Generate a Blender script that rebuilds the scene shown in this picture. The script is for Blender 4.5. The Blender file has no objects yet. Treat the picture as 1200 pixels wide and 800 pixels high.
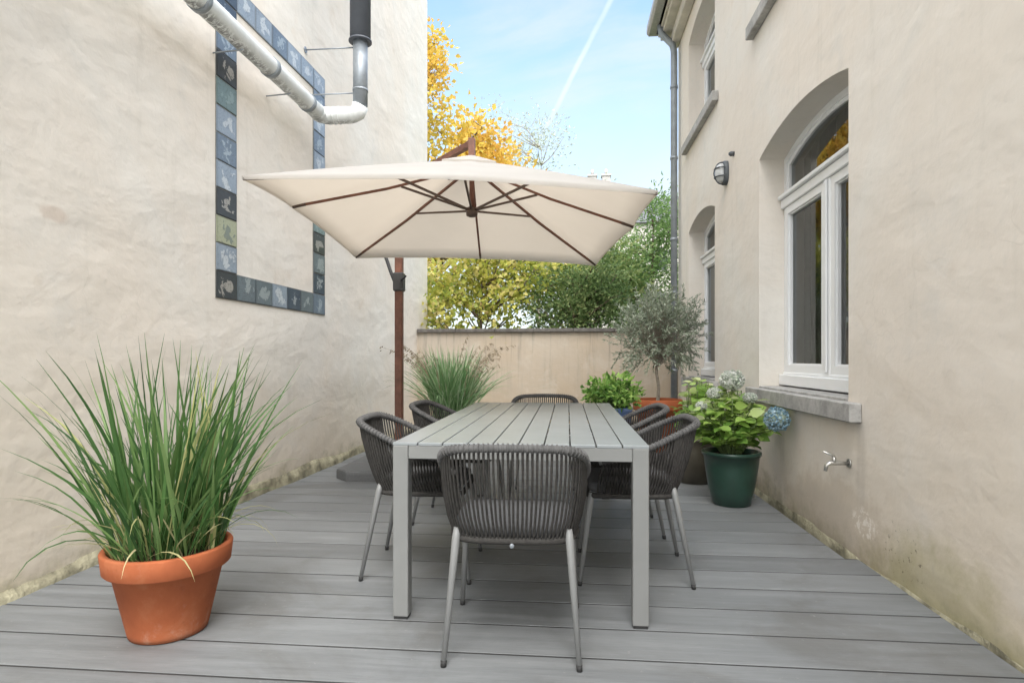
import bpy, math, random
import numpy as np
from mathutils import Vector, Matrix

random.seed(7)
RNG = np.random.default_rng(11)
PI = math.pi
scene = bpy.context.scene
COL = scene.collection

# ------------------------------------------------------------------ helpers
class MB:
    """collects shapes, then links them as ONE mesh object"""
    def __init__(s):
        s.v = []; s.f = []; s.sm = []
    def add(s, vs, fs, smooth=False):
        b = len(s.v)
        s.v.extend([tuple(p) for p in vs])
        for f in fs:
            s.f.append(tuple(i + b for i in f)); s.sm.append(smooth)
    def box(s, x0, x1, y0, y1, z0, z1, rot=None, piv=None, bev=0.0):
        if bev > 0:
            return s.bevbox(x0, x1, y0, y1, z0, z1, bev)
        vs = [Vector((x, y, z)) for z in (z0, z1) for y in (y0, y1) for x in (x0, x1)]
        s.add(vs, [(0, 2, 3, 1), (4, 5, 7, 6), (0, 1, 5, 4), (2, 6, 7, 3), (0, 4, 6, 2), (1, 3, 7, 5)])
    def bevbox(s, x0, x1, y0, y1, z0, z1, b):
        # box with chamfered edges
        vs = []; idx = {}
        xs = (x0, x1); ys = (y0, y1); zs = (z0, z1)
        for i in (0, 1):
            for j in (0, 1):
                for k in (0, 1):
                    sx = b if i == 0 else -b; sy = b if j == 0 else -b; sz = b if k == 0 else -b
                    idx[(i, j, k, 0)] = len(vs); vs.append((xs[i], ys[j] + sy, zs[k] + sz))
                    idx[(i, j, k, 1)] = len(vs); vs.append((xs[i] + sx, ys[j], zs[k] + sz))
                    idx[(i, j, k, 2)] = len(vs); vs.append((xs[i] + sx, ys[j] + sy, zs[k]))
        F = []
        g = lambda i, j, k, a: idx[(i, j, k, a)]
        for i in (0, 1): F.append([g(i, 0, 0, 0), g(i, 1, 0, 0), g(i, 1, 1, 0), g(i, 0, 1, 0)])
        for j in (0, 1): F.append([g(0, j, 0, 1), g(1, j, 0, 1), g(1, j, 1, 1), g(0, j, 1, 1)])
        for k in (0, 1): F.append([g(0, 0, k, 2), g(1, 0, k, 2), g(1, 1, k, 2), g(0, 1, k, 2)])
        for i in (0, 1):
            for j in (0, 1): F.append([g(i, j, 0, 0), g(i, j, 1, 0), g(i, j, 1, 1), g(i, j, 0, 1)])
            for k in (0, 1): F.append([g(i, 0, k, 0), g(i, 1, k, 0), g(i, 1, k, 2), g(i, 0, k, 2)])
        for j in (0, 1):
            for k in (0, 1): F.append([g(0, j, k, 1), g(1, j, k, 1), g(1, j, k, 2), g(0, j, k, 2)])
        for i in (0, 1):
            for j in (0, 1):
                for k in (0, 1): F.append([g(i, j, k, 0), g(i, j, k, 1), g(i, j, k, 2)])
        c = Vector(((x0 + x1) / 2, (y0 + y1) / 2, (z0 + z1) / 2))
        out = []
        for f in F:
            p = [Vector(vs[q]) for q in f]
            n = (p[1] - p[0]).cross(p[2] - p[0])
            m = sum(p, Vector()) / len(p)
            out.append(f if n.dot(m - c) > 0 else f[::-1])
        s.add(vs, out)
    def tube(s, path, rad, n=8, caps=True, smooth=True, closed=False, flat=1.0):
        P = [Vector(p) for p in path]; N = len(P)
        if not hasattr(rad, '__len__'): rad = [rad] * N
        base = len(s.v); prev = None
        for i, p in enumerate(P):
            if closed: t = P[(i + 1) % N] - P[i - 1]
            else: t = P[min(i + 1, N - 1)] - P[max(i - 1, 0)]
            t.normalize()
            if prev is None:
                a = Vector((0, 0, 1)) if abs(t.z) < .9 else Vector((1, 0, 0))
                u = t.cross(a).normalized()
            else:
                u = (prev - t * prev.dot(t)).normalized()
            prev = u; w = t.cross(u)
            for k in range(n):
                an = 2 * PI * (k + .5) / n
                s.v.append(tuple(p + (u * math.cos(an) + w * math.sin(an) * flat) * rad[i]))
        seg = N if closed else N - 1
        for i in range(seg):
            a = base + i * n; b = base + ((i + 1) % N) * n
            for k in range(n):
                s.f.append((a + k, a + (k + 1) % n, b + (k + 1) % n, b + k)); s.sm.append(smooth)
        if caps and not closed:
            s.f.append(tuple(base + k for k in range(n))[::-1]); s.sm.append(False)
            e = base + (N - 1) * n
            s.f.append(tuple(e + k for k in range(n))); s.sm.append(False)
    def lathe(s, prof, c=(0, 0), n=40, smooth=True, wob=0.0):
        b = len(s.v)
        for (r, z) in prof:
            for k in range(n):
                a = 2 * PI * k / n
                rr = r * (1 + wob * math.sin(3 * a + z * 9))
                s.v.append((c[0] + rr * math.cos(a), c[1] + rr * math.sin(a), z))
        for i in range(len(prof) - 1):
            for k in range(n):
                s.f.append((b + i * n + k, b + i * n + (k + 1) % n, b + (i + 1) * n + (k + 1) % n, b + (i + 1) * n + k))
                s.sm.append(smooth)
        s.f.append(tuple(b + k for k in range(n))[::-1]); s.sm.append(False)
        e = b + (len(prof) - 1) * n
        s.f.append(tuple(e + k for k in range(n))); s.sm.append(False)
    def ribbon(s, path, widths, side, fold=0.0):
        # a thin blade: centre line plus half widths
        b = len(s.v); side = Vector(side).normalized()
        for p, w in zip(path, widths):
            p = Vector(p)
            s.v.append(tuple(p - side * w)); s.v.append(tuple(p + Vector((0, 0, -fold * w)))); s.v.append(tuple(p + side * w))
        for i in range(len(path) - 1):
            a = b + 3 * i
            s.f.append((a, a + 1, a + 4, a + 3)); s.sm.append(True)
            s.f.append((a + 1, a + 2, a + 5, a + 4)); s.sm.append(True)
    def build(s, name, mat, parent=None, loc=None):
        me = bpy.data.meshes.new(name)
        me.from_pydata(s.v, [], s.f)
        me.polygons.foreach_set('use_smooth', s.sm)
        me.update()
        o = bpy.data.objects.new(name, me); COL.objects.link(o)
        if mat: me.materials.append(mat)
        if parent: o.parent = parent
        if loc: o.location = loc
        return o

def tag(o, label=None, cat=None, group=None, kind=None):
    if label: o['label'] = label
    if cat: o['category'] = cat
    if group: o['group'] = group
    if kind: o['kind'] = kind
    return o

def empty(name, loc=(0, 0, 0), rz=0.0, label=None, cat=None, group=None):
    o = bpy.data.objects.new(name, None); COL.objects.link(o)
    o.location = loc; o.rotation_euler = (0, 0, rz); o.empty_display_size = .1
    return tag(o, label, cat, group)

def copy_tree(o, parent=None):
    c = o.copy(); COL.objects.link(c)
    if parent: c.parent = parent
    for ch in list(o.children): copy_tree(ch, c)
    return c

def cat_rom(pts, n=6):
    P = [Vector(p) for p in pts]; P = [2 * P[0] - P[1]] + P + [2 * P[-1] - P[-2]]
    out = []
    for i in range(1, len(P) - 2):
        for k in range(n):
            t = k / n; a, b, c, d = P[i - 1], P[i], P[i + 1], P[i + 2]
            out.append(.5 * ((2 * b) + (c - a) * t + (2 * a - 5 * b + 4 * c - d) * t * t + (3 * b - a - 3 * c + d) * t ** 3))
    out.append(P[-2]); return out

def resample(path, n):
    P = [Vector(p) for p in path]; L = [0]
    for i in range(1, len(P)): L.append(L[-1] + (P[i] - P[i - 1]).length)
    out = []; j = 0
    for k in range(n):
        t = L[-1] * k / (n - 1)
        while j < len(L) - 2 and L[j + 1] < t: j += 1
        d = L[j + 1] - L[j]
        out.append(P[j].lerp(P[j + 1], (t - L[j]) / d if d > 0 else 0))
    return out

# ------------------------------------------------------------------ materials
def newmat(name):
    m = bpy.data.materials.new(name); m.use_nodes = True
    nt = m.node_tree; b = nt.nodes['Principled BSDF']
    return m, nt, b

class NG:
    def __init__(s, nt): s.nt = nt; s.N = nt.nodes; s.L = nt.links
    def n(s, t, **kw):
        x = s.N.new(t)
        for k, v in kw.items():
            if k in x.inputs: x.inputs[k].default_value = v
            else: setattr(x, k, v)
        return x
    def link(s, a, b): s.L.new(a, b)
    def coord(s, out='Object', scale=(1, 1, 1), rot=(0, 0, 0)):
        c = s.n('ShaderNodeTexCoord'); m = s.n('ShaderNodeMapping')
        m.inputs['Scale'].default_value = scale; m.inputs['Rotation'].default_value = rot
        s.link(c.outputs[out], m.inputs['Vector']); return m.outputs[0]
    def noise(s, vec, scale=5, detail=4, rough=.55, dist=0.0):
        x = s.n('ShaderNodeTexNoise'); x.inputs['Scale'].default_value = scale; x.inputs['Detail'].default_value = detail
        x.inputs['Roughness'].default_value = rough; x.inputs['Distortion'].default_value = dist
        s.link(vec, x.inputs['Vector']); return x.outputs['Fac']
    def ramp(s, fac, stops):
        x = s.n('ShaderNodeValToRGB'); e = x.color_ramp.elements
        while len(e) < len(stops): e.new(.5)
        for el, (p, c) in zip(e, stops):
            el.position = p; el.color = (c[0], c[1], c[2], 1) if hasattr(c, '__len__') else (c, c, c, 1)
        s.link(fac, x.inputs[0]); return x.outputs[0]
    def mix(s, fac, a, b, mode='MIX'):
        x = s.n('ShaderNodeMix'); x.data_type = 'RGBA'; x.blend_type = mode
        for sock, val in ((x.inputs[0], fac), (x.inputs[6], a), (x.inputs[7], b)):
            if isinstance(val, (int, float)): sock.default_value = val
            elif isinstance(val, tuple): sock.default_value = (*val, 1) if len(val) == 3 else val
            else: s.link(val, sock)
        return x.outputs[2]
    def math(s, op, a, b=0.0, c=None, clamp=False):
        x = s.n('ShaderNodeMath'); x.operation = op; x.use_clamp = clamp
        for i, v in enumerate((a, b) if c is None else (a, b, c)):
            if isinstance(v, (int, float)): x.inputs[i].default_value = v
            else: s.link(v, x.inputs[i])
        return x.outputs[0]
    def maprange(s, v, a, b, c=0.0, d=1.0, smooth=True):
        x = s.n('ShaderNodeMapRange')
        if smooth: x.interpolation_type = 'SMOOTHSTEP'
        s.link(v, x.inputs[0])
        for i, q in enumerate((a, b, c, d)): x.inputs[i + 1].default_value = q
        return x.outputs[0]
    def bump(s, h, strength=.3, dist=.01, normal=None):
        x = s.n('ShaderNodeBump'); x.inputs['Strength'].default_value = strength; x.inputs['Distance'].default_value = dist
        s.link(h, x.inputs['Height'])
        if normal: s.link(normal, x.inputs['Normal'])
        return x.outputs[0]
    def sep(s, vec):
        x = s.n('ShaderNodeSeparateXYZ'); s.link(vec, x.inputs[0]); return x.outputs

def simple(name, col, rough=.5, metal=0.0, var=.12, vscale=20, bump=.0, bscale=200, bdist=.001, spec=.5):
    m, nt, b = newmat(name); g = NG(nt); v = g.coord()
    f = g.noise(v, vscale, 4)
    c0 = tuple(max(0, x * (1 - var)) for x in col); c1 = tuple(min(1, x * (1 + var)) for x in col)
    g.link(g.ramp(f, [(.3, c0), (.7, c1)]), b.inputs['Base Color'])
    b.inputs['Roughness'].default_value = rough; b.inputs['Metallic'].default_value = metal
    b.inputs['Specular IOR Level'].default_value = spec
    if bump > 0: g.link(g.bump(g.noise(v, bscale, 3), bump, bdist), b.inputs['Normal'])
    return m

def plaster(name, base, warm, side, relief=1.0):
    """lime render with trowel relief, grime and green growth near the ground. side picks streak axes"""
    m, nt, b = newmat(name); g = NG(nt); v = g.coord()
    xyz = g.sep(v); Z = xyz[2]
    big = g.noise(v, .55, 5, .6, .4); mid = g.noise(v, 2.3, 6, .62, .6); fine = g.noise(v, 26, 4)
    c = g.mix(g.maprange(big, .35, .68), base, warm)
    c = g.mix(g.math('MULTIPLY', g.maprange(mid, .52, .72), .45), c, tuple(x * .86 for x in base))
    c = g.mix(g.math('MULTIPLY', g.maprange(fine, .5, .75), .18), c, tuple(x * .8 for x in base))
    # warmer, darker lower wall
    low = g.maprange(g.math('ADD', Z, g.math('MULTIPLY', g.math('SUBTRACT', mid, .5), 1.4)), 0.0, 1.3, 1, 0)
    c = g.mix(g.math('MULTIPLY', low, .5), c, (warm[0] * .83, warm[1] * .76, warm[2] * .64))
    # vertical run-off streaks
    sv = g.coord(scale=(5, 5, .35)); st = g.noise(sv, 1.6, 5, .6, .3)
    c = g.mix(g.math('MULTIPLY', g.maprange(st, .56, .74), .22), c, (base[0] * .72, base[1] * .7, base[2] * .66))
    # old stains
    vv = g.n('ShaderNodeTexVoronoi'); vv.inputs['Scale'].default_value = 1.1
    dv = g.n('ShaderNodeVectorMath'); dv.operation = 'ADD'
    nz = g.n('ShaderNodeTexNoise'); nz.inputs['Scale'].default_value = 3.0; g.link(v, nz.inputs['Vector'])
    sc = g.n('ShaderNodeVectorMath'); sc.operation = 'SCALE'; sc.inputs['Scale'].default_value = .9
    g.link(nz.outputs['Color'], sc.inputs[0]); g.link(v, dv.inputs[0]); g.link(sc.outputs[0], dv.inputs[1]); g.link(dv.outputs[0], vv.inputs['Vector'])
    spot = g.maprange(vv.outputs['Distance'], .0, .16, 1, 0)
    c = g.mix(g.math('MULTIPLY', spot, .22), c, (warm[0] * .75, warm[1] * .66, warm[2] * .56))
    # moss
    mo = g.math('ADD', Z, g.math('MULTIPLY', g.math('SUBTRACT', g.noise(v, 4.5, 6, .7), .5), .55))
    mz = g.maprange(mo, -.04, .20, 1, 0)
    mcol = g.ramp(g.noise(v, 14, 5, .7), [(.35, (.13, .125, .055)), (.6, (.36, .33, .18)), (.8, (.50, .46, .33))])
    c = g.mix(g.math('MULTIPLY', mz, .62), c, mcol)
    def blob(y0, z0, ry, rz, lo, hi, ns=5.0, amp=.9):
        dy = g.math('DIVIDE', g.math('SUBTRACT', xyz[1], y0), ry); dz = g.math('DIVIDE', g.math('SUBTRACT', Z, z0), rz)
        d = g.math('SQRT', g.math('ADD', g.math('MULTIPLY', dy, dy), g.math('MULTIPLY', dz, dz)))
        return g.maprange(g.math('ADD', d, g.math('MULTIPLY', g.math('SUBTRACT', g.noise(v, ns, 5, .65), .5), amp)), lo, hi, 1, 0)
    if side == 1:
        # damp patch under the tap, chalky flakes, run marks below the sills
        c = g.mix(g.math('MULTIPLY', blob(3.75, .02, .85, .42, .75, 1.0), .38), c, (.46, .37, .27))
        c = g.mix(g.math('MULTIPLY', blob(3.9, .05, .5, .28, .7, 1.1), .3), c, (.42, .38, .33))
        fl = g.math('MULTIPLY', blob(3.36, .20, .16, .10, .6, 1.0), g.maprange(g.noise(v, 22, 4, .7), .5, .55))
        c = g.mix(g.math('MULTIPLY', fl, .75), c, (.84, .78, .70))
        c = g.mix(g.math('MULTIPLY', g.math('MULTIPLY', blob(2.7, .0, .6, .34, .6, 1.1), g.noise(v, 9, 5, .7)), .9), c, (.36, .33, .15))
        c = g.mix(g.math('MULTIPLY', g.math('MULTIPLY', blob(3.0, .16, .22, .16, .6, 1.0), g.maprange(g.noise(v, 30, 4, .7), .6, .64)), .7), c, (.10, .08, .06))
        for yy in (3.40, 5.22, 4.6):
            c = g.mix(g.math('MULTIPLY', g.math('MULTIPLY', blob(yy, .52, .07, .30, .5, 1.1, 8, .6), g.noise(g.coord(scale=(1, 9, .6)), 3, 3)), .55), c, (.42, .38, .33))
    if side == 0:
        c = g.mix(g.math('MULTIPLY', blob(2.72, 1.80, .10, .05, .5, 1.0, 12), .4), c, (.55, .42, .33))
        c = g.mix(g.math('MULTIPLY', blob(1.9, 2.7, .9, .7, .5, 1.2, 3), .22), c, (.52, .50, .47))
    if side == 2:
        wv = g.noise(g.coord(scale=(7, 1, .5)), 1.5, 5, .65, .4)
        c = g.mix(g.math('MULTIPLY', g.math('MULTIPLY', g.maprange(wv, .5, .68), g.maprange(Z, .3, 1.5)), .55), c, (.24, .22, .19))
        c = g.mix(g.math('MULTIPLY', g.maprange(g.noise(v, 2.6, 6, .65, .6), .52, .66), .35), c, (.58, .53, .45))
    vc = g.n('ShaderNodeTexVoronoi'); vc.feature = 'DISTANCE_TO_EDGE'; vc.inputs['Scale'].default_value = .55; g.link(dv.outputs[0], vc.inputs['Vector'])
    crack = g.math('MULTIPLY', g.maprange(vc.outputs['Distance'], .0, .0035, 1, 0), g.maprange(g.noise(v, 1.1, 3), .52, .6))
    c = g.mix(g.math('MULTIPLY', crack, .14), c, (.40, .36, .31))
    g.link(c, b.inputs['Base Color']); b.inputs['Roughness'].default_value = .92
    b.inputs['Specular IOR Level'].default_value = .15
    # relief: broad trowel sweeps (stretched diagonally), medium lumps, fine grain
    rot = (0.75, 0, 0)
    sw = g.noise(g.coord(scale=(1, .6, 1.3), rot=rot), 1.5, 4, .5, .25)
    ln = g.noise(v, 5.5, 4, .55, .2)
    h = g.math('ADD', g.math('MULTIPLY', sw, 1.0), g.math('MULTIPLY', ln, .28))
    n1 = g.bump(h, .55 * relief, .05)
    n2 = g.bump(g.noise(v, 70, 4, .6), .13, .003, n1)
    g.link(n2, b.inputs['Normal'])
    return m

def leafmat(name, stops, trans=.35, rough=.55, spec=.3):
    m, nt, b = newmat(name); g = NG(nt)
    a = g.n('ShaderNodeAttribute'); a.attribute_name = 'tone'
    c = g.ramp(a.outputs['Fac'], stops)
    g.link(c, b.inputs['Base Color']); b.inputs['Roughness'].default_value = rough
    b.inputs['Specular IOR Level'].default_value = spec
    t = g.n('ShaderNodeBsdfTranslucent'); g.link(g.mix(.5, c, (1, 1, 1), 'SOFT_LIGHT'), t.inputs['Color'])
    mx = g.n('ShaderNodeMixShader'); mx.inputs[0].default_value = trans
    g.link(b.outputs[0], mx.inputs[1]); g.link(t.outputs[0], mx.inputs[2])
    g.link(mx.outputs[0], nt.nodes['Material Output'].inputs['Surface'])
    return m

M = {}
M['wall_left'] = plaster('plaster_left', (.80, .765, .705), (.79, .72, .635), 0, 1.0)
M['wall_house'] = plaster('plaster_house', (.80, .765, .71), (.79, .72, .64), 1, .8)
M['wall_back'] = plaster('plaster_back', (.52, .455, .375), (.48, .39, .29), 2, .7)
M['metal_grey'] = simple('powder_coat_grey', (.285, .305, .315), .25, .0, .04, 6)
M['metal_frame'] = simple('powder_coat_frame', (.225, .228, .222), .4, .0, .05, 6, .1, 300, .0006)
M['metal_leg'] = simple('chair_leg_grey', (.24, .243, .24), .42, 0, .05, 8)
M['rope'] = simple('rope_charcoal', (.052, .049, .046), .85, 0, .25, 60, .6, 300, .002, .2)
M['rail'] = simple('rope_wrapped_rail', (.105, .103, .102), .75, 0, .2, 40, .5, 220, .002, .25)
M['cushion'] = simple('cushion_fabric', (.11, .11, .113), .9, 0, .1, 60, .4, 400, .001, .1)
M['rubber_gap_shade'] = simple('black_rubber_gap_shade', (.03, .03, .03), .7)  # rubber feet, and the painted shade between deck boards
M['wood'] = simple('stained_wood', (.18, .073, .046), .5, 0, .3, 15, .2, 60, .002)
M['darkmetal'] = simple('dark_metal', (.07, .07, .072), .45, .3)
M['bronze'] = simple('bronze_metal', (.10, .065, .05), .45, .2)
M['terracotta'] = simple('terracotta', (.46, .155, .075), .75, 0, .16, 9, .35, 120, .002, .25)
M['green_glaze'] = simple('green_glaze', (.022, .055, .040), .3, 0, .2, 8, .15, 40, .003)
M['taupe_glaze'] = simple('taupe_glaze', (.085, .075, .055), .4, 0, .3, 7, .15, 40, .003)
M['blue_glaze'] = simple('blue_glaze', (.10, .16, .33), .3, 0, .2, 8)
M['grey_pot'] = simple('grey_pot', (.12, .12, .12), .6)
def terra():
    m, nt, b = newmat('terracotta'); g = NG(nt); v = g.coord(); z = g.sep(v)[2]
    a = g.noise(v, 6, 6, .65, .3); f = g.noise(v, 60, 4, .6)
    c = g.ramp(a, [(.3, (.37, .105, .045)), (.55, (.44, .13, .055)), (.78, (.52, .20, .10))])
    bl = g.math('MULTIPLY', g.maprange(g.math('ADD', g.noise(g.coord(scale=(1, 1, .7)), 13, 6, .75, .2), g.math('MULTIPLY', g.maprange(z, .0, .16, 1, 0), .12)), .60, .85), .32)
    c = g.mix(bl, c, (.60, .47, .38))
    c = g.mix(g.math('MULTIPLY', g.maprange(f, .6, .75), .3), c, (.25, .08, .04))
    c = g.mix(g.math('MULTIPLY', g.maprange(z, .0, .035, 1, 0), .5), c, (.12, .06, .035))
    g.link(c, b.inputs['Base Color']); b.inputs['Roughness'].default_value = .8; b.inputs['Specular IOR Level'].default_value = .2
    g.link(g.bump(f, .3, .002, g.bump(a, .15, .006)), b.inputs['Normal']); return m
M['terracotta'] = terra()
M['soil'] = simple('soil', (.045, .03, .02), .95, 0, .5, 60, .9, 90, .01, .1)
M['bark'] = simple('bark', (.13, .10, .075), .9, 0, .3, 30, .6, 60, .006, .1)
M['bark_pale'] = simple('bark_pale', (.32, .28, .23), .9, 0, .3, 30, .6, 60, .006, .1)
M['zinc'] = simple('zinc_pipe', (.30, .33, .36), .45, .35, .15, 9)
M['zinc_dark'] = simple('dark_plastic', (.10, .11, .13), .5, 0, .1, 9)
M['white_paint'] = simple('white_window_paint', (.87, .88, .89), .35, 0, .02, 5)
M['cornice'] = simple('cornice_paint', (.62, .58, .52), .7, 0, .15, 5)
M['lamp_glass'] = simple('lamp_glass', (.55, .56, .56), .15)
M['lamp_metal'] = simple('lamp_metal', (.09, .10, .11), .5, .2)
M['brass'] = simple('old_nickel', (.50, .49, .46), .35, .85, .2, 40)
M['roof'] = simple('slate', (.10, .10, .11), .8, 0, .3, 12)
M['slab'] = simple('granite_slab', (.115, .118, .12), .6, 0, .12, 60, .3, 200, .001)
M['far_wall'] = simple('far_house_wall', (.50, .46, .42), .9)
M['brick'] = simple('chimney_brick', (.42, .40, .38), .9)
M['room'] = simple('room_paint', (.16, .15, .14), .9)
M['curtain'] = simple('curtain_linen', (.42, .39, .355), .9, 0, .06, 50)

def stone_mat():
    m, nt, b = newmat('bluestone_sill'); g = NG(nt); v = g.coord()
    f = g.noise(v, 7, 6, .65, .4); f2 = g.noise(v, 45, 4, .6)
    c = g.ramp(f, [(.3, (.27, .265, .255)), (.5, (.40, .39, .375)), (.72, (.55, .54, .52))])
    c = g.mix(g.math('MULTIPLY', g.maprange(f2, .5, .7), .4), c, (.2, .2, .19))
    g.link(c, b.inputs['Base Color']); b.inputs['Roughness'].default_value = .85
    g.link(g.bump(f2, .4, .004, g.bump(f, .3, .01)), b.inputs['Normal']); return m
M['stone'] = stone_mat()

def deck_mat():
    m, nt, b = newmat('composite_deck'); g = NG(nt)
    v = g.coord(); sv = g.coord(scale=(.6, 9, 1)); sv2 = g.coord(scale=(2.5, 70, 1))
    a = g.n('ShaderNodeAttribute'); a.attribute_name = 'tone'
    st = g.noise(sv, 2.2, 6, .62, .5); gr = g.noise(sv2, 3.0, 3, .6)
    dirt = g.noise(v, 1.3, 6, .65, .7)
    c = g.ramp(st, [(.25, (.14, .147, .151)), (.5, (.19, .199, .205)), (.78, (.255, .265, .27))])
    c = g.mix(g.math('MULTIPLY', g.math('SUBTRACT', a.outputs['Fac'], .5), .5, clamp=True), c, (.24, .248, .252))
    c = g.mix(g.math('MULTIPLY', g.math('SUBTRACT', .5, a.outputs['Fac']), .6, clamp=True), c, (.085, .088, .09))
    c = g.mix(g.math('MULTIPLY', g.maprange(dirt, .48, .7), .5), c, (.11, .105, .095))
    sp = g.noise(v, 38, 3, .6)
    c = g.mix(g.math('MULTIPLY', g.maprange(sp, .66, .74), .5), c, (.30, .30, .29))
    c = g.mix(g.math('MULTIPLY', g.maprange(g.noise(v, 3.4, 7, .75, 1.5), .60, .70), .3), c, (.26, .265, .265))
    c = g.mix(g.math('MULTIPLY', g.maprange(gr, .45, .75), .25), c, (.085, .087, .09))
    g.link(c, b.inputs['Base Color'])
    g.link(g.ramp(st, [(.3, .42), (.7, .6)]), b.inputs['Roughness'])
    b.inputs['Specular IOR Level'].default_value = .4
    g.link(g.bump(gr, .35, .0025, g.bump(st, .2, .003)), b.inputs['Normal']); return m
M['deck'] = deck_mat()
M['under'] = simple('dark_ground', (.05, .045, .035), .95, 0, .4, 10)
M['grassland'] = simple('garden_lawn', (.06, .09, .03), .95, 0, .4, 3)
M['moss_strip'] = simple('mossy_concrete', (.33, .305, .215), .95, 0, .6, 7, .9, 35, .012, .1)

def canopy_mat():
    m, nt, b = newmat('canopy_fabric'); g = NG(nt); v = g.coord()
    f = g.noise(v, 3, 4)
    c = g.ramp(f, [(.3, (.54, .525, .505)), (.7, (.59, .575, .555))])
    g.link(c, b.inputs['Base Color']); b.inputs['Roughness'].default_value = .85
    b.inputs['Specular IOR Level'].default_value = .15
    w = g.noise(v, 5, 3, .5)
    g.link(g.bump(w, .25, .02), b.inputs['Normal'])
    t = g.n('ShaderNodeBsdfTranslucent'); t.inputs['Color'].default_value = (.76, .66, .54, 1)
    mx = g.n('ShaderNodeMixShader'); mx.inputs[0].default_value = .42
    g.link(b.outputs[0], mx.inputs[1]); g.link(t.outputs[0], mx.inputs[2])
    g.link(mx.outputs[0], nt.nodes['Material Output'].inputs['Surface']); return m
M['canopy'] = canopy_mat()

def glass_mat(nm, ior, tint):
    m, nt, b = newmat(nm); g = NG(nt)
    fr = g.n('ShaderNodeFresnel'); fr.inputs['IOR'].default_value = ior
    gl = g.n('ShaderNodeBsdfGlossy'); gl.inputs['Roughness'].default_value = .01; gl.inputs['Color'].default_value = (.9, .93, .93, 1)
    tr = g.n('ShaderNodeBsdfTransparent'); tr.inputs['Color'].default_value = (tint, tint * 1.03, tint * 1.03, 1)
    g.link(g.bump(g.noise(g.coord(), 1.2, 2), .05, .02), gl.inputs['Normal'])
    mx = g.n('ShaderNodeMixShader'); g.link(fr.outputs[0], mx.inputs[0])
    g.link(tr.outputs[0], mx.inputs[1]); g.link(gl.outputs[0], mx.inputs[2])
    g.link(mx.outputs[0], nt.nodes['Material Output'].inputs['Surface']); return m
M['glass'] = glass_mat('window_glass', 1.5, .62)
M['glass_fan'] = glass_mat('fanlight_glass', 2.1, .5)

def pipe_mat():
    m, nt, b = newmat('weathered_white_pipe'); g = NG(nt); v = g.coord()
    a = g.noise(g.coord(scale=(1, .5, 1)), 9, 6, .7, .6)
    Z = g.sep(v)[2]
    c = g.ramp(a, [(.35, (.68, .71, .70)), (.6, (.82, .84, .83))])
    # black run marks clinging to the underside of the pipe
    sp = g.noise(g.coord(scale=(1, 1.6, 1)), 16, 5, .75, 1.2)
    und = g.maprange(Z, -.055, -.015, 1, 0)
    c = g.mix(g.math('MULTIPLY', g.math('MULTIPLY', und, g.maprange(sp, .44, .52)), .9), c, (.12, .12, .115))
    g.link(c, b.inputs['Base Color']); b.inputs['Roughness'].default_value = .5
    g.link(g.bump(a, .3, .006), b.inputs['Normal']); return m
M['pipe'] = pipe_mat()

def tile_mat(name, bg, fg, scale, kind):
    m, nt, b = newmat(name); g = NG(nt); oi = g.n('ShaderNodeObjectInfo')
    v0 = g.coord(); ad = g.n('ShaderNodeVectorMath'); ad.operation = 'ADD'
    cb = g.n('ShaderNodeCombineXYZ')
    for i, k in enumerate((37.0, 91.0, 53.0)): g.link(g.math('MULTIPLY', oi.outputs['Random'], k), cb.inputs[i])
    g.link(v0, ad.inputs[0]); g.link(cb.outputs[0], ad.inputs[1]); v = ad.outputs[0]
    xx = g.sep(v0)
    r_ = g.math('SQRT', g.math('ADD', g.math('POWER', g.math('DIVIDE', xx[1], .085), 2.0), g.math('POWER', g.math('DIVIDE', xx[2], .07), 2.0)))
    n1 = g.noise(v, scale * 1.7, 3, .55, kind * .4)
    fig = g.maprange(g.math('SUBTRACT', n1, g.math('MULTIPLY', g.math('SUBTRACT', r_, .62), .22)), .50, .53)
    n2 = g.noise(v, scale * 3.2, 2, .5)
    ln_ = g.maprange(g.math('ABSOLUTE', g.math('SUBTRACT', n2, .5)), .008, .022, 1, 0)
    c = g.mix(g.math('MULTIPLY', g.noise(v, scale * .8, 4), .7), bg, tuple(q * 1.35 for q in bg))
    c = g.mix(g.math('MULTIPLY', fig, .85), c, fg)
    c = g.mix(g.math('MULTIPLY', ln_, .55), c, tuple(q * .45 for q in bg))
    blot = fig
    c = g.mix(g.math('MULTIPLY', g.noise(v, 60, 4, .7), .3), c, tuple(min(1, x * 1.5) for x in bg))
    # border line near the tile edge
    x = xx; dy = g.math('ABSOLUTE', x[1]); dz = g.math('ABSOLUTE', x[2])
    e = g.math('MAXIMUM', g.math('DIVIDE', dy, .122), g.math('DIVIDE', dz, .096))
    c = g.mix(g.math('MULTIPLY', g.maprange(e, .86, .93), .55), c, tuple(q * .6 for q in bg))
    g.link(c, b.inputs['Base Color']); b.inputs['Roughness'].default_value = .3
    g.link(g.bump(blot, .3, .002), b.inputs['Normal']); return m
TM = [tile_mat('tile_navy', (.055, .075, .105), (.42, .46, .48), 9, 1.5),
      tile_mat('tile_slate', (.12, .15, .17), (.36, .41, .42), 7, .8),
      tile_mat('tile_pale_blue', (.13, .17, .22), (.40, .47, .52), 11, 2.2),
      tile_mat('tile_white', (.24, .29, .35), (.60, .64, .66), 8, 1.0),
      tile_mat('tile_olive', (.33, .35, .24), (.12, .16, .17), 10, 1.4),
      tile_mat('tile_seagreen', (.14, .20, .20), (.26, .34, .34), 6, .6),
      tile_mat('tile_black', (.035, .04, .045), (.44, .42, .38), 8, 2.0)]

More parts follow.
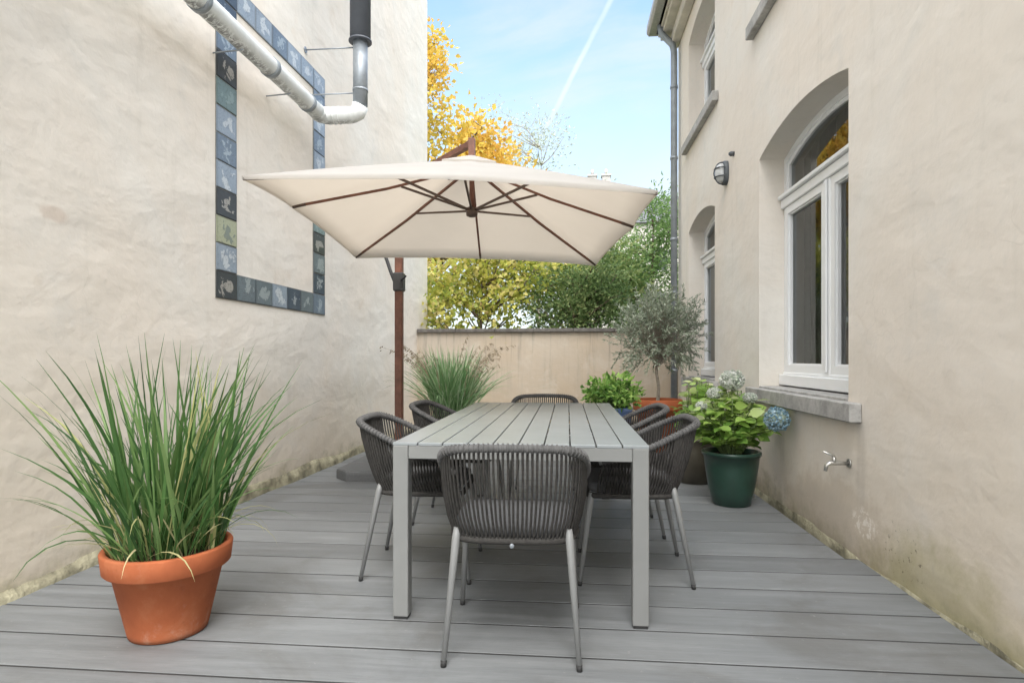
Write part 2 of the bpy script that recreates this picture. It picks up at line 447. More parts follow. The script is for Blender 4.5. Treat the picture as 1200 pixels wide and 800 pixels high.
# ------------------------------------------------------------------ camera geometry
TH = math.atan(65 / 700); CT, ST = math.cos(TH), math.sin(TH); H = 1.09
def at(px, py, d):
    """world point seen at a photo pixel, at distance d (m)"""
    r = (px - 600) / 700 * d; z = H + (420 - py) / 700 * d
    return Vector((r * CT - d * ST, r * ST + d * CT, z))
def atz(px, py, z): return at(px, py, 700 * (z - H) / (420 - py))

# ------------------------------------------------------------------ setting
mb = MB(); mb.box(-60, 60, -30, 120, -.5, -.12); g0 = mb.build('ground', M['grassland']); tag(g0, kind='structure')
mb = MB(); mb.box(-2.75, 1.66, -2.0, 9.05, -.118, -.10); tag(mb.build('subfloor', M['under']), kind='structure')

def deck():
    mb = MB(); tones = []; gap_shade = []
    y = 1.95 - .2427 * 16; k = -16
    lw = lambda Y: -2.47 + .032 * (Y - 4.03) + .012
    while y < 9.0:
        y0, y1 = y + .0058, y + .2427 - .0058
        xr = 1.572 if y < 3.35 else 1.505
        xl = lw(y0)
        n0 = len(mb.f); b = .0012
        # one board as a chamfered profile extruded along x, cut into lengths
        cuts = [xl, xr]
        prof = [(y0, -.03), (y0, -b), (y0 + b * 1.5, 0), (y1 - b * 1.5, 0), (y1, -b), (y1, -.03)]
        nseg = 8
        vs = []
        for i in range(nseg + 1):
            x = xl + (xr - xl) * i / nseg
            for (py, pz) in prof: vs.append((x, py, pz + .0003 * math.sin(x * 2.1 + k)))
        fs = []
        P = len(prof)
        for i in range(nseg):
            for j in range(P - 1):
                a = i * P + j; fs.append((a, a + P, a + P + 1, a + 1))
        fs.append(tuple(range(P))); fs.append(tuple(nseg * P + j for j in range(P))[::-1])
        mb.add(vs, fs)
        nf = len(mb.f) - n0
        mb.add([(xl, y1 - .003, -.0018), (xr, y1 - .003, -.0018), (xr, y1 + .0145, -.0018), (xl, y1 + .0145, -.0018)], [(0, 1, 2, 3)]); gap_shade.append(len(mb.f) - 1)  # near-black strip stands in for the shade in the gap between boards
        tones += [random.random()] * (nf + 1)
        y += .2427; k += 1
    o = mb.build('deck', M['deck']); o.data.materials.append(M['rubber_gap_shade'])
    for j in gap_shade: o.data.polygons[j].material_index = 1
    at_ = o.data.attributes.new('tone', 'FLOAT', 'FACE'); at_.data.foreach_set('value', tones)
    tag(o, kind='structure')
deck()

# ------------------------------------------------------------------ left wall
LWX = lambda Y: -2.47 + .032 * (Y - 4.03)
LANG = -math.atan(.032)
lw = empty('plaster_wall', (LWX(0), 0, 0), LANG, 'tall cream rendered party wall on the left, moss at its foot', 'wall')
mb = MB(); mb.box(-.45, 0, -3.2, 9.64, -.3, 9.5); wl = mb.build('wall_face', M['wall_left'], lw)
mb = MB(); mb.box(-.52, .06, -3.25, 9.70, 9.5, 9.58); mb.build('coping', M['slab'], lw)
# mossy uneven footing strip, lumpy extrusion
def footing():
    mb = MB(); n = 260; vs = []; fs = []
    rr = random.Random(3)
    ph = [rr.random() * 6 for _ in range(6)]
    for i in range(n + 1):
        y = -2.5 + 11.55 * i / n
        w = .020 + .010 * math.sin(y * 2.3 + ph[0]) + .006 * math.sin(y * 7 + ph[1]) + rr.uniform(-.002, .002)
        h = .070 + .025 * math.sin(y * 1.1 + ph[2]) + .014 * math.sin(y * 5.3 + ph[3]) + rr.uniform(-.004, .004)
        for (a, z) in ((-.01, h + .025), (.004 + w * .15, h), (w * .8, h * .72), (w, h * .35), (w * 1.15, -.09)):
            vs.append((a, y, z))
    for i in range(n):
        for j in range(4):
            a = i * 5 + j; fs.append((a, a + 1, a + 6, a + 5))
    mb.add(vs, fs, True); return mb.build('mossy_footing', M['moss_strip'], lw)
footing()

# tile frame mounted on the left wall (local y along the wall)
tf = empty('tile_frame', (LWX(4.875), 4.875, 1.52), LANG, 'rectangular border of blue and grey picture tiles set on the left wall', 'tile border')
TY, TZ = .2515, .1955
def tile(iy, iz, mi):
    cy = (iy - 3) * TY; cz = (iz + .5) * TZ
    mb = MB(); mb.bevbox(-.004, .011 + random.uniform(-.002, .002), -TY / 2 + .0035, TY / 2 - .0035, -TZ / 2 + .0035, TZ / 2 - .0035, .003)
    mb.build('tile', TM[mi], tf, (0, cy, cz))
mb = MB()
for (a, b, c, d) in ((-3.5, 3.5, 0, 1), (-3.5, 3.5, 11, 12), (-3.5, -2.5, 1, 11), (2.5, 3.5, 1, 11)): mb.box(-.003, .006, a * TY, b * TY, c * TZ, d * TZ)
mb.build('grout_bed', simple('grout', (.20, .195, .18), .9), tf)
bot = [6, 1, 1, 3, 0, 1, 2]; top = [0, 3, 3, 2, 3, 3, 3]
left = [3, 4, 6, 3, 2, 3, 5, 6, 2, 0]; right = [0, 1, 6, 5, 5, 3, 3, 2, 3, 2]
left[0] = 3
for i in range(7): tile(i, 0, bot[i]); tile(i, 11, top[i])
for k in range(10): tile(0, k + 1, left[k]); tile(6, k + 1, right[k])

# flue pipe along the wall, elbow, riser with stays
fl = empty('flue_pipe', (0, 0, 0), 0, 'white weathered pipe running high along the left wall then turning up at an elbow', 'pipe')
A0, A1 = Vector((-2.32, -.6, 3.30)), Vector((-2.27, 5.26, 3.335))
root = fl; fl.location = A0
def loc(p): return Vector(p) - A0
mb = MB(); mb.tube([loc(A0.lerp(A1, i / 30)) for i in range(31)], .072, 24)
mb.build('long_pipe', M['pipe'], fl)
for t in (.33, .55, .70, .85, .96):
    p = A0.lerp(A1, t); q = A0.lerp(A1, t + .008); mb = MB(); mb.tube([loc(p), loc(q)], .079, 24); mb.build('collar', M['zinc'], fl)
el = cat_rom([A1 + Vector((0, -.02, 0)), A1 + Vector((.005, .045, 0)), A1 + Vector((.06, .09, .0)), A1 + Vector((.15, .09, 0)), A1 + Vector((.29, .09, 0))], 5)
V0 = A1 + Vector((.37, .09, .08))
mb = MB(); mb.tube([loc(p) for p in el] + [loc(A1 + Vector((.345, .09, .02))), loc(V0)], .075, 24)
for k in range(3):
    x = .04 + .05 * k; mb.tube([loc(A1 + Vector((x + .03, .088, 0))), loc(A1 + Vector((x + .04, .088, 0)))], .080, 24)
mb.build('elbow', M['pipe'], fl)
mb = MB(); mb.tube([loc(V0), loc(V0 + Vector((0, 0, .60)))], .066, 24)
mb.tube([loc(V0 + Vector((0, 0, .13))), loc(V0 + Vector((0, 0, .15)))], .071, 24); mb.build('riser', M['zinc'], fl)
mb = MB(); mb.tube([loc(V0 + Vector((0, 0, .585))), loc(V0 + Vector((0, 0, .60)))], .105, 24)
mb.tube([loc(V0 + Vector((0, 0, .60))), loc(V0 + Vector((0, 0, 4.8)))], .094, 24); mb.build('upper_flue', M['zinc_dark'], fl)
for z in (.12, .54):
    p = V0 + Vector((0, 0, z)); w = Vector((LWX(p.y), p.y, p.z))
    mb = MB(); mb.tube([loc(w), loc(p + Vector((-.05, 0, 0)))], .007, 6); mb.tube([loc(w + Vector((0, 0, 0))), loc(w + Vector((.008, 0, 0)))], .03, 10)
    mb.build('stay_rod', M['zinc'], fl)
for t in (.62, .78, .9):
    p = A0.lerp(A1, t); mb = MB(); mb.tube([loc((LWX(p.y), p.y, p.z - .1)), loc(p + Vector((0, 0, -.09))), loc(p + Vector((.03, 0, -.085)))], .006, 6); mb.build('bracket', M['zinc'], fl)

# ------------------------------------------------------------------ back wall
bw = empty('garden_wall', (0, 9.05, 0), 0, 'low weathered beige garden wall with dark coping closing the end of the deck', 'wall')
mb = MB(); mb.box(-2.315, 5.0, 0, .28, -.3, 1.49); mb.build('wall_face', M['wall_back'], bw)
mb = MB()
x = -2.305
while x < 5.0:
    mb.bevbox(x + .002, x + .598, -.05, .33, 1.49, 1.545, .006); x += .6
mb.build('coping', simple('coping_stone', (.13, .12, .11), .9, 0, .3, 14, .5, 60, .006), bw)

# ------------------------------------------------------------------ house on the right
HX = 1.585
hs = empty('rendered_house', (HX, 0, 0), 0, 'cream rendered two storey house on the right with arched windows and stone sills', 'house')
OPEN = []   # y0,y1,z0,zspring,rise
for (z0, zs) in ((.86, 2.735), (3.93, 5.20)):
    for (y0, y1) in ((3.545, 5.13), (6.63, 8.03), (.2, 1.75)):
        OPEN.append((y0, y1, z0, zs, .115))
def arch_loop(y0, y1, z0, zs, rise, n=20, inset=0.0):
    y0 += inset; y1 -= inset; z0b = z0 + inset
    p = [(y0, z0b), (y1, z0b)]
    c = (y0 + y1) / 2; h = (y1 - y0) / 2
    R = (h * h + rise * rise) / (2 * rise); a0 = math.asin(h / R)
    for i in range(n + 1):
        a = a0 - 2 * a0 * i / n
        # a touch rounder at the springing, as in old hand rendered heads
        p.append((c + R * math.sin(a), zs - inset * .9 + R * math.cos(a) - (R - rise)))
    return p
import bmesh
def build_front():
    bm = bmesh.new()
    outer = [(-3.0, -.3), (8.76, -.3), (8.76, 5.72), (-3.0, 5.72)]
    loops = [outer] + [arch_loop(*o) for o in OPEN]
    edges = []
    for L in loops:
        vs = [bm.verts.new((0, y, z)) for (y, z) in L]
        for i in range(len(vs)): edges.append(bm.edges.new((vs[i], vs[(i + 1) % len(vs)])))
    bmesh.ops.triangle_fill(bm, use_beauty=True, use_dissolve=False, edges=edges)
    for f in bm.faces:
        if f.normal.x > 0: f.normal_flip()
    # reveals
    for L in loops[1:]:
        n = len(L); A = [bm.verts.new((0, y, z)) for (y, z) in L]; B = [bm.verts.new((.36, y, z)) for (y, z) in L]
        for i in range(n):
            f = bm.faces.new((A[i], A[(i + 1) % n], B[(i + 1) % n], B[i]))
            f.smooth = 2 <= i < n - 1
    # end walls and rear
    def quad(*p): bm.faces.new([bm.verts.new(q) for q in p])
    quad((0, 8.76, -.3), (7, 8.76, -.3), (7, 8.76, 5.72), (0, 8.76, 5.72))
    quad((0, -3, -.3), (0, -3, 5.72), (7, -3, 5.72), (7, -3, -.3))
    quad((7, -3, -.3), (7, -3, 5.72), (7, 8.76, 5.72), (7, 8.76, -.3))
    me = bpy.data.meshes.new('wall'); bm.to_mesh(me); bm.free(); me.materials.append(M['wall_house'])
    o = bpy.data.objects.new('wall', me); COL.objects.link(o); o.parent = hs
build_front()
# rooms behind the windows
def rooms():
    for z0, z1 in ((.15, 3.2), (3.4, 5.6)):
        for y0, y1 in ((-2.8, 2.4), (2.45, 5.9), (5.95, 8.6)):
            mb = MB(); x0, x1 = .37, 4.6
            V = [(x0, y0, z0), (x1, y0, z0), (x1, y1, z0), (x0, y1, z0), (x0, y0, z1), (x1, y0, z1), (x1, y1, z1), (x0, y1, z1)]
            mb.add(V, [(0, 1, 2, 3), (4, 7, 6, 5), (1, 5, 6, 2), (0, 4, 5, 1), (3, 2, 6, 7)])
            mb.build('room', M['room'], hs)
rooms()
def ring(mb, L0, L1, x0, x1, arcfrom=0):
    """solid frame between two loops of the same length, from x0 to x1"""
    n = len(L0); b = len(mb.v)
    for (y, z) in L0: mb.v.append((x0, y, z))
    for (y, z) in L1: mb.v.append((x0, y, z))
    for (y, z) in L0: mb.v.append((x1, y, z))
    for (y, z) in L1: mb.v.append((x1, y, z))
    for i in range(n):
        j = (i + 1) % n
        for f in ((b + i, b + j, b + n + j, b + n + i), (b + n + i, b + n + j, b + 3 * n + j, b + 3 * n + i), (b + 2 * n + i, b + 3 * n + i, b + 3 * n + j, b + 2 * n + j), (b + i, b + 2 * n + i, b + 2 * n + j, b + j)):
            mb.f.append(f); mb.sm.append(False)
def window(o, y0, y1, z0, zs, rise):
    mb = MB(); X0, X1 = .20, .27
    ztr = z0 + (1.46 if zs < 4 else .95)
    base = z0 + .015
    # outer arched frame
    ring(mb, arch_loop(y0 + .002, y1 - .002, base, zs - .002, rise), arch_loop(y0, y1, base + .04, zs, rise, inset=.055), X0, X1)
    # projecting weather board at the foot, stepped
    mb.bevbox(X0 - .045, X0 - .002, y0 + .004, y1 - .004, base, base + .085, .006)
    mb.bevbox(X0 - .02, X0 - .002, y0 + .03, y1 - .03, base + .085, base + .105, .004)
    # transom with moulding
    mb.bevbox(X0 - .03, X1 - .005, y0 + .004, y1 - .004, ztr, ztr + .07, .005)
    mb.bevbox(X0 - .055, X1 - .01, y0 + .004, y1 - .004, ztr + .072, ztr + .105, .006)
    cy = (y0 + y1) / 2 - .07
    mb.bevbox(X0 - .018, X1 - .008, cy - .045, cy + .045, base + .1, ztr, .006)
    mb.bevbox(X0 - .034, X0 - .02, cy - .018, cy + .018, base + .12, ztr - .01, .004)
    w = mb.build('window', M['white_paint'], hs)
    # casements
    for (a, b) in ((y0 + .057, cy - .047), (cy + .047, y1 - .057)):
        c = MB(); zz0, zz1 = base + .105, ztr - .003
        L0 = [(a, zz0), (b, zz0), (b, zz1), (a, zz1)]; L1 = [(a + .058, zz0 + .06), (b - .058, zz0 + .06), (b - .058, zz1 - .058), (a + .058, zz1 - .058)]
        L2 = [(a + .07, zz0 + .072), (b - .07, zz0 + .072), (b - .07, zz1 - .07), (a + .07, zz1 - .07)]
        ring(c, L0, L1, X0 - .012, X1 - .02); ring(c, L1, L2, X0 + .004, X1 - .02)
        c.build('casement', M['white_paint'], w)
        p = MB(); p.add([(X0 + .025, y, z) for (y, z) in L2], [(3, 2, 1, 0)]); p.build('pane', M['glass'], w)
    # fanlight pane
    LL = arch_loop(y0, y1, z0, zs, rise, inset=.055)
    LL[0] = (LL[0][0], ztr + .105); LL[1] = (LL[1][0], ztr + .105)
    c = MB(); LI = arch_loop(y0, y1, z0, zs, rise, inset=.085); LI[0] = (LI[0][0], ztr + .13); LI[1] = (LI[1][0], ztr + .13)
    ring(c, LL, LI, X0 + .01, X1 - .01); c.build('fanlight_frame', M['white_paint'], w)
    p = MB(); p.add([(X0 + .03, y, z) for (y, z) in LI], [tuple(range(len(LI)))[::-1]]); p.build('pane', M['glass_fan'], w)
    # stone sill: rough hewn bevelled block with a sloping top
    s = MB(); ya, yb = y0 - .16, y1 + .16
    s.bevbox(-.066, -.001, ya, yb, z0 - .118, z0 - .012, .006)
    s.bevbox(-.001, .19, y0 + .002, y1 - .002, z0 - .118, z0 + .004, .004)
    so = s.build('window_sill', M['stone'], w)
for i, o in enumerate(OPEN): window(i, *o)
# cornice, gutter, roof
mb = MB(); mb.bevbox(-.12, -.001, -3.0, 8.80, 5.55, 5.70, .01); mb.bevbox(-.24, .0, -3.0, 8.85, 5.70, 5.76, .008); mb.bevbox(-.27, -.0, -3.0, 8.87, 5.76, 5.80, .006)
mb.build('cornice', M['cornice'], hs)
mb = MB()
gp = [(-.27, 5.80), (-.40, 5.80), (-.43, 5.84), (-.43, 5.93), (-.41, 5.93), (-.405, 5.85), (-.26, 5.82)]
vs = [(x, y, z) for y in (-3, 8.9) for (x, z) in gp]; n = len(gp)
mb.add(vs, [(i, (i + 1) % n, n + (i + 1) % n, n + i) for i in range(n)] + [tuple(range(n)), tuple(range(n, 2 * n))[::-1]]); mb.build('gutter', simple('gutter_paint', (.42, .41, .40), .5), hs)
mb = MB(); mb.add([(-.3, -3, 5.84), (-.3, 8.85, 5.84), (3.5, 8.85, 8.2), (3.5, -3, 8.2), (7.3, 8.85, 5.84), (7.3, -3, 5.84), (-.3, -3, 5.80), (-.3, 8.85, 5.80), (7.3, 8.85, 5.80), (7.3, -3, 5.80)],
    [(0, 3, 2, 1), (3, 5, 4, 2), (0, 1, 7, 6), (1, 2, 4, 8, 7), (3, 0, 6, 9, 5), (6, 7, 8, 9)]); mb.build('roof', M['roof'], hs)
dp = MB(); X = -.085; Y = 8.62
dp.tube([(X, Y, .0), (X, Y, 5.42), (X - .02, Y, 5.52), (X - .17, Y, 5.68), (X - .2, Y, 5.83)], .046, 16)
for z in (.9, 2.0, 2.75, 3.9, 4.9): dp.tube([(X, Y, z), (X, Y, z + .04)], .054, 16)
dpo = dp.build('downpipe', M['zinc'], hs)
# mortar-like concrete fillet where the wall meets the boards
ft = MB(); vs = []; fs = []; rr = random.Random(9)
for i in range(200):
    y = -2.0 + 10.7 * i / 199; w = .006 + .004 * math.sin(y * 5) + rr.uniform(-.002, .002); h = .010 + .012 * math.sin(y * 3.3) + .006 * math.sin(y * 11) + rr.uniform(-.004, .004)
    for (a, z) in ((.002, h), (-w * .5, h * .5), (-w, -.09)): vs.append((a, y, z))
for i in range(199):
    for j in range(2): a = i * 3 + j; fs.append((a, a + 3, a + 4, a + 1))
ft.add(vs, fs, True); ft.build('wall_footing', M['moss_strip'], hs)
# curtain inside the main window
def curtain(y0, y1, lab):
    mb = MB(); n = 90; vs = []; fs = []
    for i in range(n + 1):
        y = y0 + (y1 - y0) * i / n; x = HX + .50 + .028 * math.sin(i * .7) + .014 * math.sin(i * 1.9)
        vs += [(x, y, .62), (x + .01 * math.sin(i), y, 1.8), (x, y, 3.0)]
    for i in range(n):
        for j in range(2): a = 3 * i + j; fs.append((a, a + 3, a + 4, a + 1))
    mb.add(vs, fs, True); o = mb.build('curtain', M['curtain']); tag(o, lab, 'curtain')
curtain(3.7, 5.3, 'grey linen curtain hanging behind the large arched ground floor window')

# wall lamp (oval caged bulkhead)
p = Vector((HX, 6.14, 2.94))
lp = empty('bulkhead_lamp', p, 0, 'small dark caged oval lamp fixed on the house wall between windows', 'wall lamp')
def ell(mb, prof, n=24):   # prof: (x, ry, rz)
    b = len(mb.v)
    for (x, ry, rz) in prof:
        for k in range(n):
            a = 2 * PI * k / n; mb.v.append((x, ry * math.copysign(abs(math.cos(a)) ** .8, math.cos(a)), rz * math.copysign(abs(math.sin(a)) ** .8, math.sin(a))))
    for i in range(len(prof) - 1):
        for k in range(n): mb.f.append((b + i * n + k, b + i * n + (k + 1) % n, b + (i + 1) * n + (k + 1) % n, b + (i + 1) * n + k)); mb.sm.append(True)
    mb.f.append(tuple(b + (len(prof) - 1) * n + k for k in range(n))); mb.sm.append(True)
mb = MB(); ell(mb, [(0, .085, .118), (-.035, .085, .118), (-.045, .078, .11), (-.045, .06, .095)]); mb.build('housing', M['lamp_metal'], lp)
mb = MB(); ell(mb, [(-.04, .062, .096), (-.075, .060, .092), (-.10, .048, .075), (-.115, .02, .03)]); mb.build('glass_cover', M['lamp_glass'], lp)
mb = MB()
for z in (-.042, .042): mb.tube(cat_rom([(-.04, -.08, z), (-.09, -.064, z), (-.121, 0, z), (-.09, .064, z), (-.04, .08, z)], 4), .0065, 6)
mb.tube(cat_rom([(-.04, 0, -.112), (-.09, 0, -.09), (-.126, 0, 0), (-.09, 0, .09), (-.04, 0, .112)], 4), .0065, 6)
mb.build('cage', M['lamp_metal'], lp)
mb = MB(); mb.lathe([(.022, 0), (.025, .03), (.012, .05)], n=12)  # dark stub put in for a small hole in the wall
so = mb.build('hole_stub', M['lamp_metal']); so.location = (HX, 5.88, 3.045); so.rotation_euler = (0, -PI / 2, 0); so.name = 'wall_hole_stub'
tag(so, 'tiny dark stub in place of a small hole in the house wall just above the caged lamp', 'hole_stub')

# garden tap
tp = empty('garden_tap', (HX, 3.53, .50), 0, 'small weathered metal tap on the house wall below the large window', 'tap')
mb = MB(); mb.tube([(0, 0, 0), (-.008, 0, 0)], .026, 16); mb.tube([(-.005, 0, 0), (-.06, 0, .0), (-.105, 0, .0), (-.125, 0, -.012), (-.132, 0, -.045)], [.011, .011, .013, .012, .010], 12)
mb.tube([(-.085, 0, .0), (-.085, 0, .035)], .012, 12); mb.build('spout', M['brass'], tp)
mb = MB(); mb.tube([(-.085, -.002, .035), (-.092, -.002, .045), (-.15, -.012, .066)], [.008, .009, .005], 8); mb.build('lever_handle', M['brass'], tp)

# ------------------------------------------------------------------ dining table
TX0, TX1, TY0, TY1 = -.728, .327, 2.443, 4.75
tb = empty('dining_table', ((TX0 + TX1) / 2, (TY0 + TY1) / 2, 0), 0, 'long light grey slatted metal dining table in the middle of the deck', 'table')
cx, cy = tb.location.x, tb.location.y
hx, hy = (TX1 - TX0) / 2, (TY1 - TY0) / 2
mb = MB(); n = 10; w = 2 * hx / n
for i in range(n): mb.bevbox(-hx + i * w + (0 if i == 0 else .0028), -hx + (i + 1) * w - (0 if i == n - 1 else .0028), -hy + .001, hy - .001, .727, .740, .0015)
mb.build('tabletop', M['metal_grey'], tb)
mb = MB(); t = .025; z0, z1 = .672, .7265
mb.bevbox(-hx + .066, hx - .066, -hy + .002, -hy + t, z0, z1, .002); mb.bevbox(-hx + .066, hx - .066, hy - t, hy - .002, z0, z1, .002)
mb.bevbox(-hx + .002, -hx + t, -hy + .066, hy - .066, z0, z1, .002); mb.bevbox(hx - t, hx - .002, -hy + .066, hy - .066, z0, z1, .002)
for yy in (-.75, -.25, .25, .75): mb.box(-hx + t, hx - t, yy - .015, yy + .015, .70, .7262)
mb.build('apron', M['metal_frame'], tb)
for sx in (-1, 1):
    for sy in (-1, 1):
        mb = MB(); a, b = sorted((sx * hx, sx * (hx - .065))); c, d = sorted((sy * hy, sy * (hy - .065)))
        mb.bevbox(a, b, c, d, .012, .7265, .003); lg = mb.build('leg', M['metal_frame'], tb)
        mb = MB(); mb.box(a + .004, b - .004, c + .004, d - .004, 0, .012); mb.build('foot_cap', M['rubber_gap_shade'], lg)

# ------------------------------------------------------------------ rope chairs (front faces +y)
def make_chair():
    r = empty('rope_armchair')
    half = [(.275, .16, .600), (.277, .06, .622), (.274, -.06, .664), (.266, -.16, .712), (.243, -.245, .752), (.19, -.295, .772), (.11, -.310, .778), (0, -.314, .780)]
    rail = cat_rom([(-x, y, z) for (x, y, z) in half] + [(x, y, z) for (x, y, z) in half[-2::-1]], 7)
    ml = MB(); ml.tube(rail, .0145, 10)
    hb = [(.235, .19, .43), (.238, .05, .43), (.232, -.08, .43), (.21, -.16, .43), (.15, -.20, .43), (0, -.212, .43)]
    ringp = cat_rom([(-x, y, z) for (x, y, z) in hb] + [(x, y, z) for (x, y, z) in hb[-2::-1]], 7)
    N = 82
    A = resample(rail, N + 2)[1:-1]; B = resample(ringp, N + 2)[1:-1]
    mb = MB(); rr = random.Random(5)
    for i, (a, b) in enumerate(zip(A, B)):
        mid = a.lerp(b, .5); out = Vector((mid.x, mid.y + .02, 0)).normalized() * .016
        off = Vector((rr.uniform(-.0015, .0015), rr.uniform(-.0015, .0015), 0))
        q = [a, a.lerp(b, .25) + out * .7 + off, mid + out, a.lerp(b, .75) + out * .8 + off, b]
        mb.tube(q, [.0048, .0042, .0040, .0042, .0048], 6, caps=False)
        # the turn of rope around the rail
        c = a; tn = (A[min(i + 1, N - 1)] - A[max(i - 1, 0)]).normalized(); u = tn.cross(Vector((0, 0, 1))).normalized(); v2 = u.cross(tn)
        lp_ = [c + (u * math.cos(t) + v2 * math.sin(t)) * .0155 for t in [k * PI / 4 for k in range(8)]]
        ml.tube(lp_, .0042, 4, closed=True)
    for s in (-1, 1):      # inner strands crossing over at the arms
        for i in range(0, 22):
            j = i if s < 0 else N - 1 - i; k = min(max(j + s * -3, 0), N - 1)
            a = A[j]; b = B[k]; inn = Vector((-a.x, -a.y, 0)).normalized() * .008
            mb.tube([a + inn, a.lerp(b, .5) + inn * .2, b + inn], .005, 5, caps=False)
    mb.build('rope_backrest', M['rope'], r)
    ro = ml.build('top_rail', M['rail'], r)
    for s in (-1, 1):
        mb = MB(); mb.tube([(s * .275, .158, .6005), (s * .2745, .172, .596)], [.0155, .013], 10); mb.build('arm_tip', M['metal_leg'], ro)
    full = ringp + [Vector((.20, .225, .43)), Vector((0, .232, .43)), Vector((-.20, .225, .43))]
    mb = MB(); mb.tube(full, .0135, 8, closed=True)
    mb.tube([(-.235, .0, .425), (.235, .0, .425)], .009, 6); sf = mb.build('seat_frame', M['rope'], r)
    # cushion
    mb = MB(); lv = [(.93, .437), (.985, .445), (1.0, .46), (.985, .478), (.9, .486), (.5, .492), (.0, .493)]
    C = Vector((0, .005, 0)); n = len(full); b = 0
    for (s, z) in lv:
        for p in full: q = C + (Vector((p.x, p.y, 0)) - C) * s * .97; mb.v.append((q.x, q.y, z))
    for i in range(len(lv) - 1):
        for k in range(n): mb.f.append((i * n + k, i * n + (k + 1) % n, (i + 1) * n + (k + 1) % n, (i + 1) * n + k)); mb.sm.append(True)
    mb.f.append(tuple(range(n))[::-1]); mb.sm.append(False)
    mb.build('seat_cushion', M['cushion'], r)
    for s in (-1, 1):
        for (p0, p1) in (((s * .205, -.185, .47), (s * .240, -.275, .008)), ((s * .222, .205, .44), (s * .252, .262, .008))):
            p0 = Vector(p0); p1 = Vector(p1); m = p0.lerp(p1, .08)
            mb = MB(); mb.tube([p0, m, p1], [.0125, .0155, .0095], 12); lg = mb.build('leg', M['metal_leg'], r)
            mb = MB(); mb.tube([p1 + (p0 - p1) * .03, p1 + Vector((0, 0, -.008))], [.011, .0105], 12); mb.build('foot_cap', M['rubber_gap_shade'], lg)
    return r
ch0 = make_chair()
G = 'rope armchairs around the table'
spots = [((-.205, 2.365), 1.5, 'dark grey rope armchair nearest the viewer, its back filling the near end of the table'),
         ((-.745, 3.10), -88, 'grey rope armchair at the near left side of the table, before the parasol base'),
         ((-.725, 4.06), -93, 'grey rope armchair at the far left side of the table, before the large arching grass'),
         ((.325, 3.14), 89, 'grey rope armchair at the near right side of the table, before the green glazed pot'),
         ((.305, 3.92), 91, 'grey rope armchair at the far right side of the table, below the olive tree'),
         ((-.185, 4.70), 180, 'grey rope armchair at the far head of the table, only its rail showing')]
for i, ((x, y), a, lab) in enumerate(spots):
    o = ch0 if i == 0 else copy_tree(ch0)
    o.location = (x, y, 0); o.rotation_euler.z = math.radians(a); tag(o, lab, 'chair', G)
mb = MB(); mb.lathe([(.004, 0), (.0085, .002), (.0085, .006), (.004, .008)], n=12)
bt = mb.build('glide_button', M['zinc'], ch0); bt.location = (.0, -.226, .418); bt.rotation_euler = (PI / 2, 0, 0)

# ------------------------------------------------------------------ parasol
NL = atz(283, 205, 2.09); NR = atz(771.5, 222.5, 2.0); FR = atz(698, 308.3, 1.96); FL = atz(417, 299.5, 2.056)
ML = atz(341.5, 239.3, 2.115); MR = atz(743, 262.9, 2.02); MF = atz(563, 300.3, 2.035)
cc = (NL + NR + FR + FL) / 4
MN = (NL + NR) / 2 + Vector((0, 0, .035)); MN += (MN - cc) * .02
PEAK = Vector((0, 0, 0)); ctr = at(553, 187, 4.46); PEAK = Vector((ctr.x, ctr.y, 2.575))
PX, PY = -1.626, 5.67
um = empty('cantilever_parasol', (PX, PY, 0), 0, 'square beige cantilever parasol with brown ribs spread above the table', 'parasol')
U = Vector((PX, PY, 0)); ul = lambda p: Vector(p) - U
rim = [NL, MN, NR, MR, FR, MF, FL, ML]
def canopy():
    mb = MB(); n = 10; m = 6; vs = []; fs = []; K = len(rim) * m
    vs.append(ul(PEAK))
    for j in range(1, n + 1):
        t = j / n
        for s in range(len(rim)):
            a, b = rim[s], rim[(s + 1) % len(rim)]
            for q in range(m):
                u = q / m
                e = a.lerp(b, u); p = PEAK.lerp(e, t)
                sag = 4 * u * (1 - u)
                p = p + (PEAK - e).normalized() * .014 * sag * t * t          # scalloped edge
                p.z -= .014 * sag * math.sin(PI * min(t, .95)); p.z += .012 * math.sin(PI * t)
                p.z -= .004 * math.exp(-((u if u < .5 else 1 - u) * 14) ** 2) * (1 if t > .15 else 0)
                vs.append(ul(p))
    for k in range(K): fs.append((0, 1 + k, 1 + (k + 1) % K))
    for j in range(n - 1):
        for k in range(K):
            a = 1 + j * K; fs.append((a + k, a + K + k, a + K + (k + 1) % K, a + (k + 1) % K))
    # hem
    b = len(vs)
    for k in range(K):
        p = vs[1 + (n - 1) * K + k]; c = ul(cc); q = Vector((p.x, p.y, p.z - .022)) + (Vector((c.x, c.y, 0)) - Vector((p.x, p.y, 0))).normalized() * .004; vs.append(q)
    for k in range(K): a = 1 + (n - 1) * K; fs.append((a + k, b + k, b + (k + 1) % K, a + (k + 1) % K))
    mb.add(vs, fs, True); return mb.build('canopy', M['canopy'], um)
canopy_o = canopy()
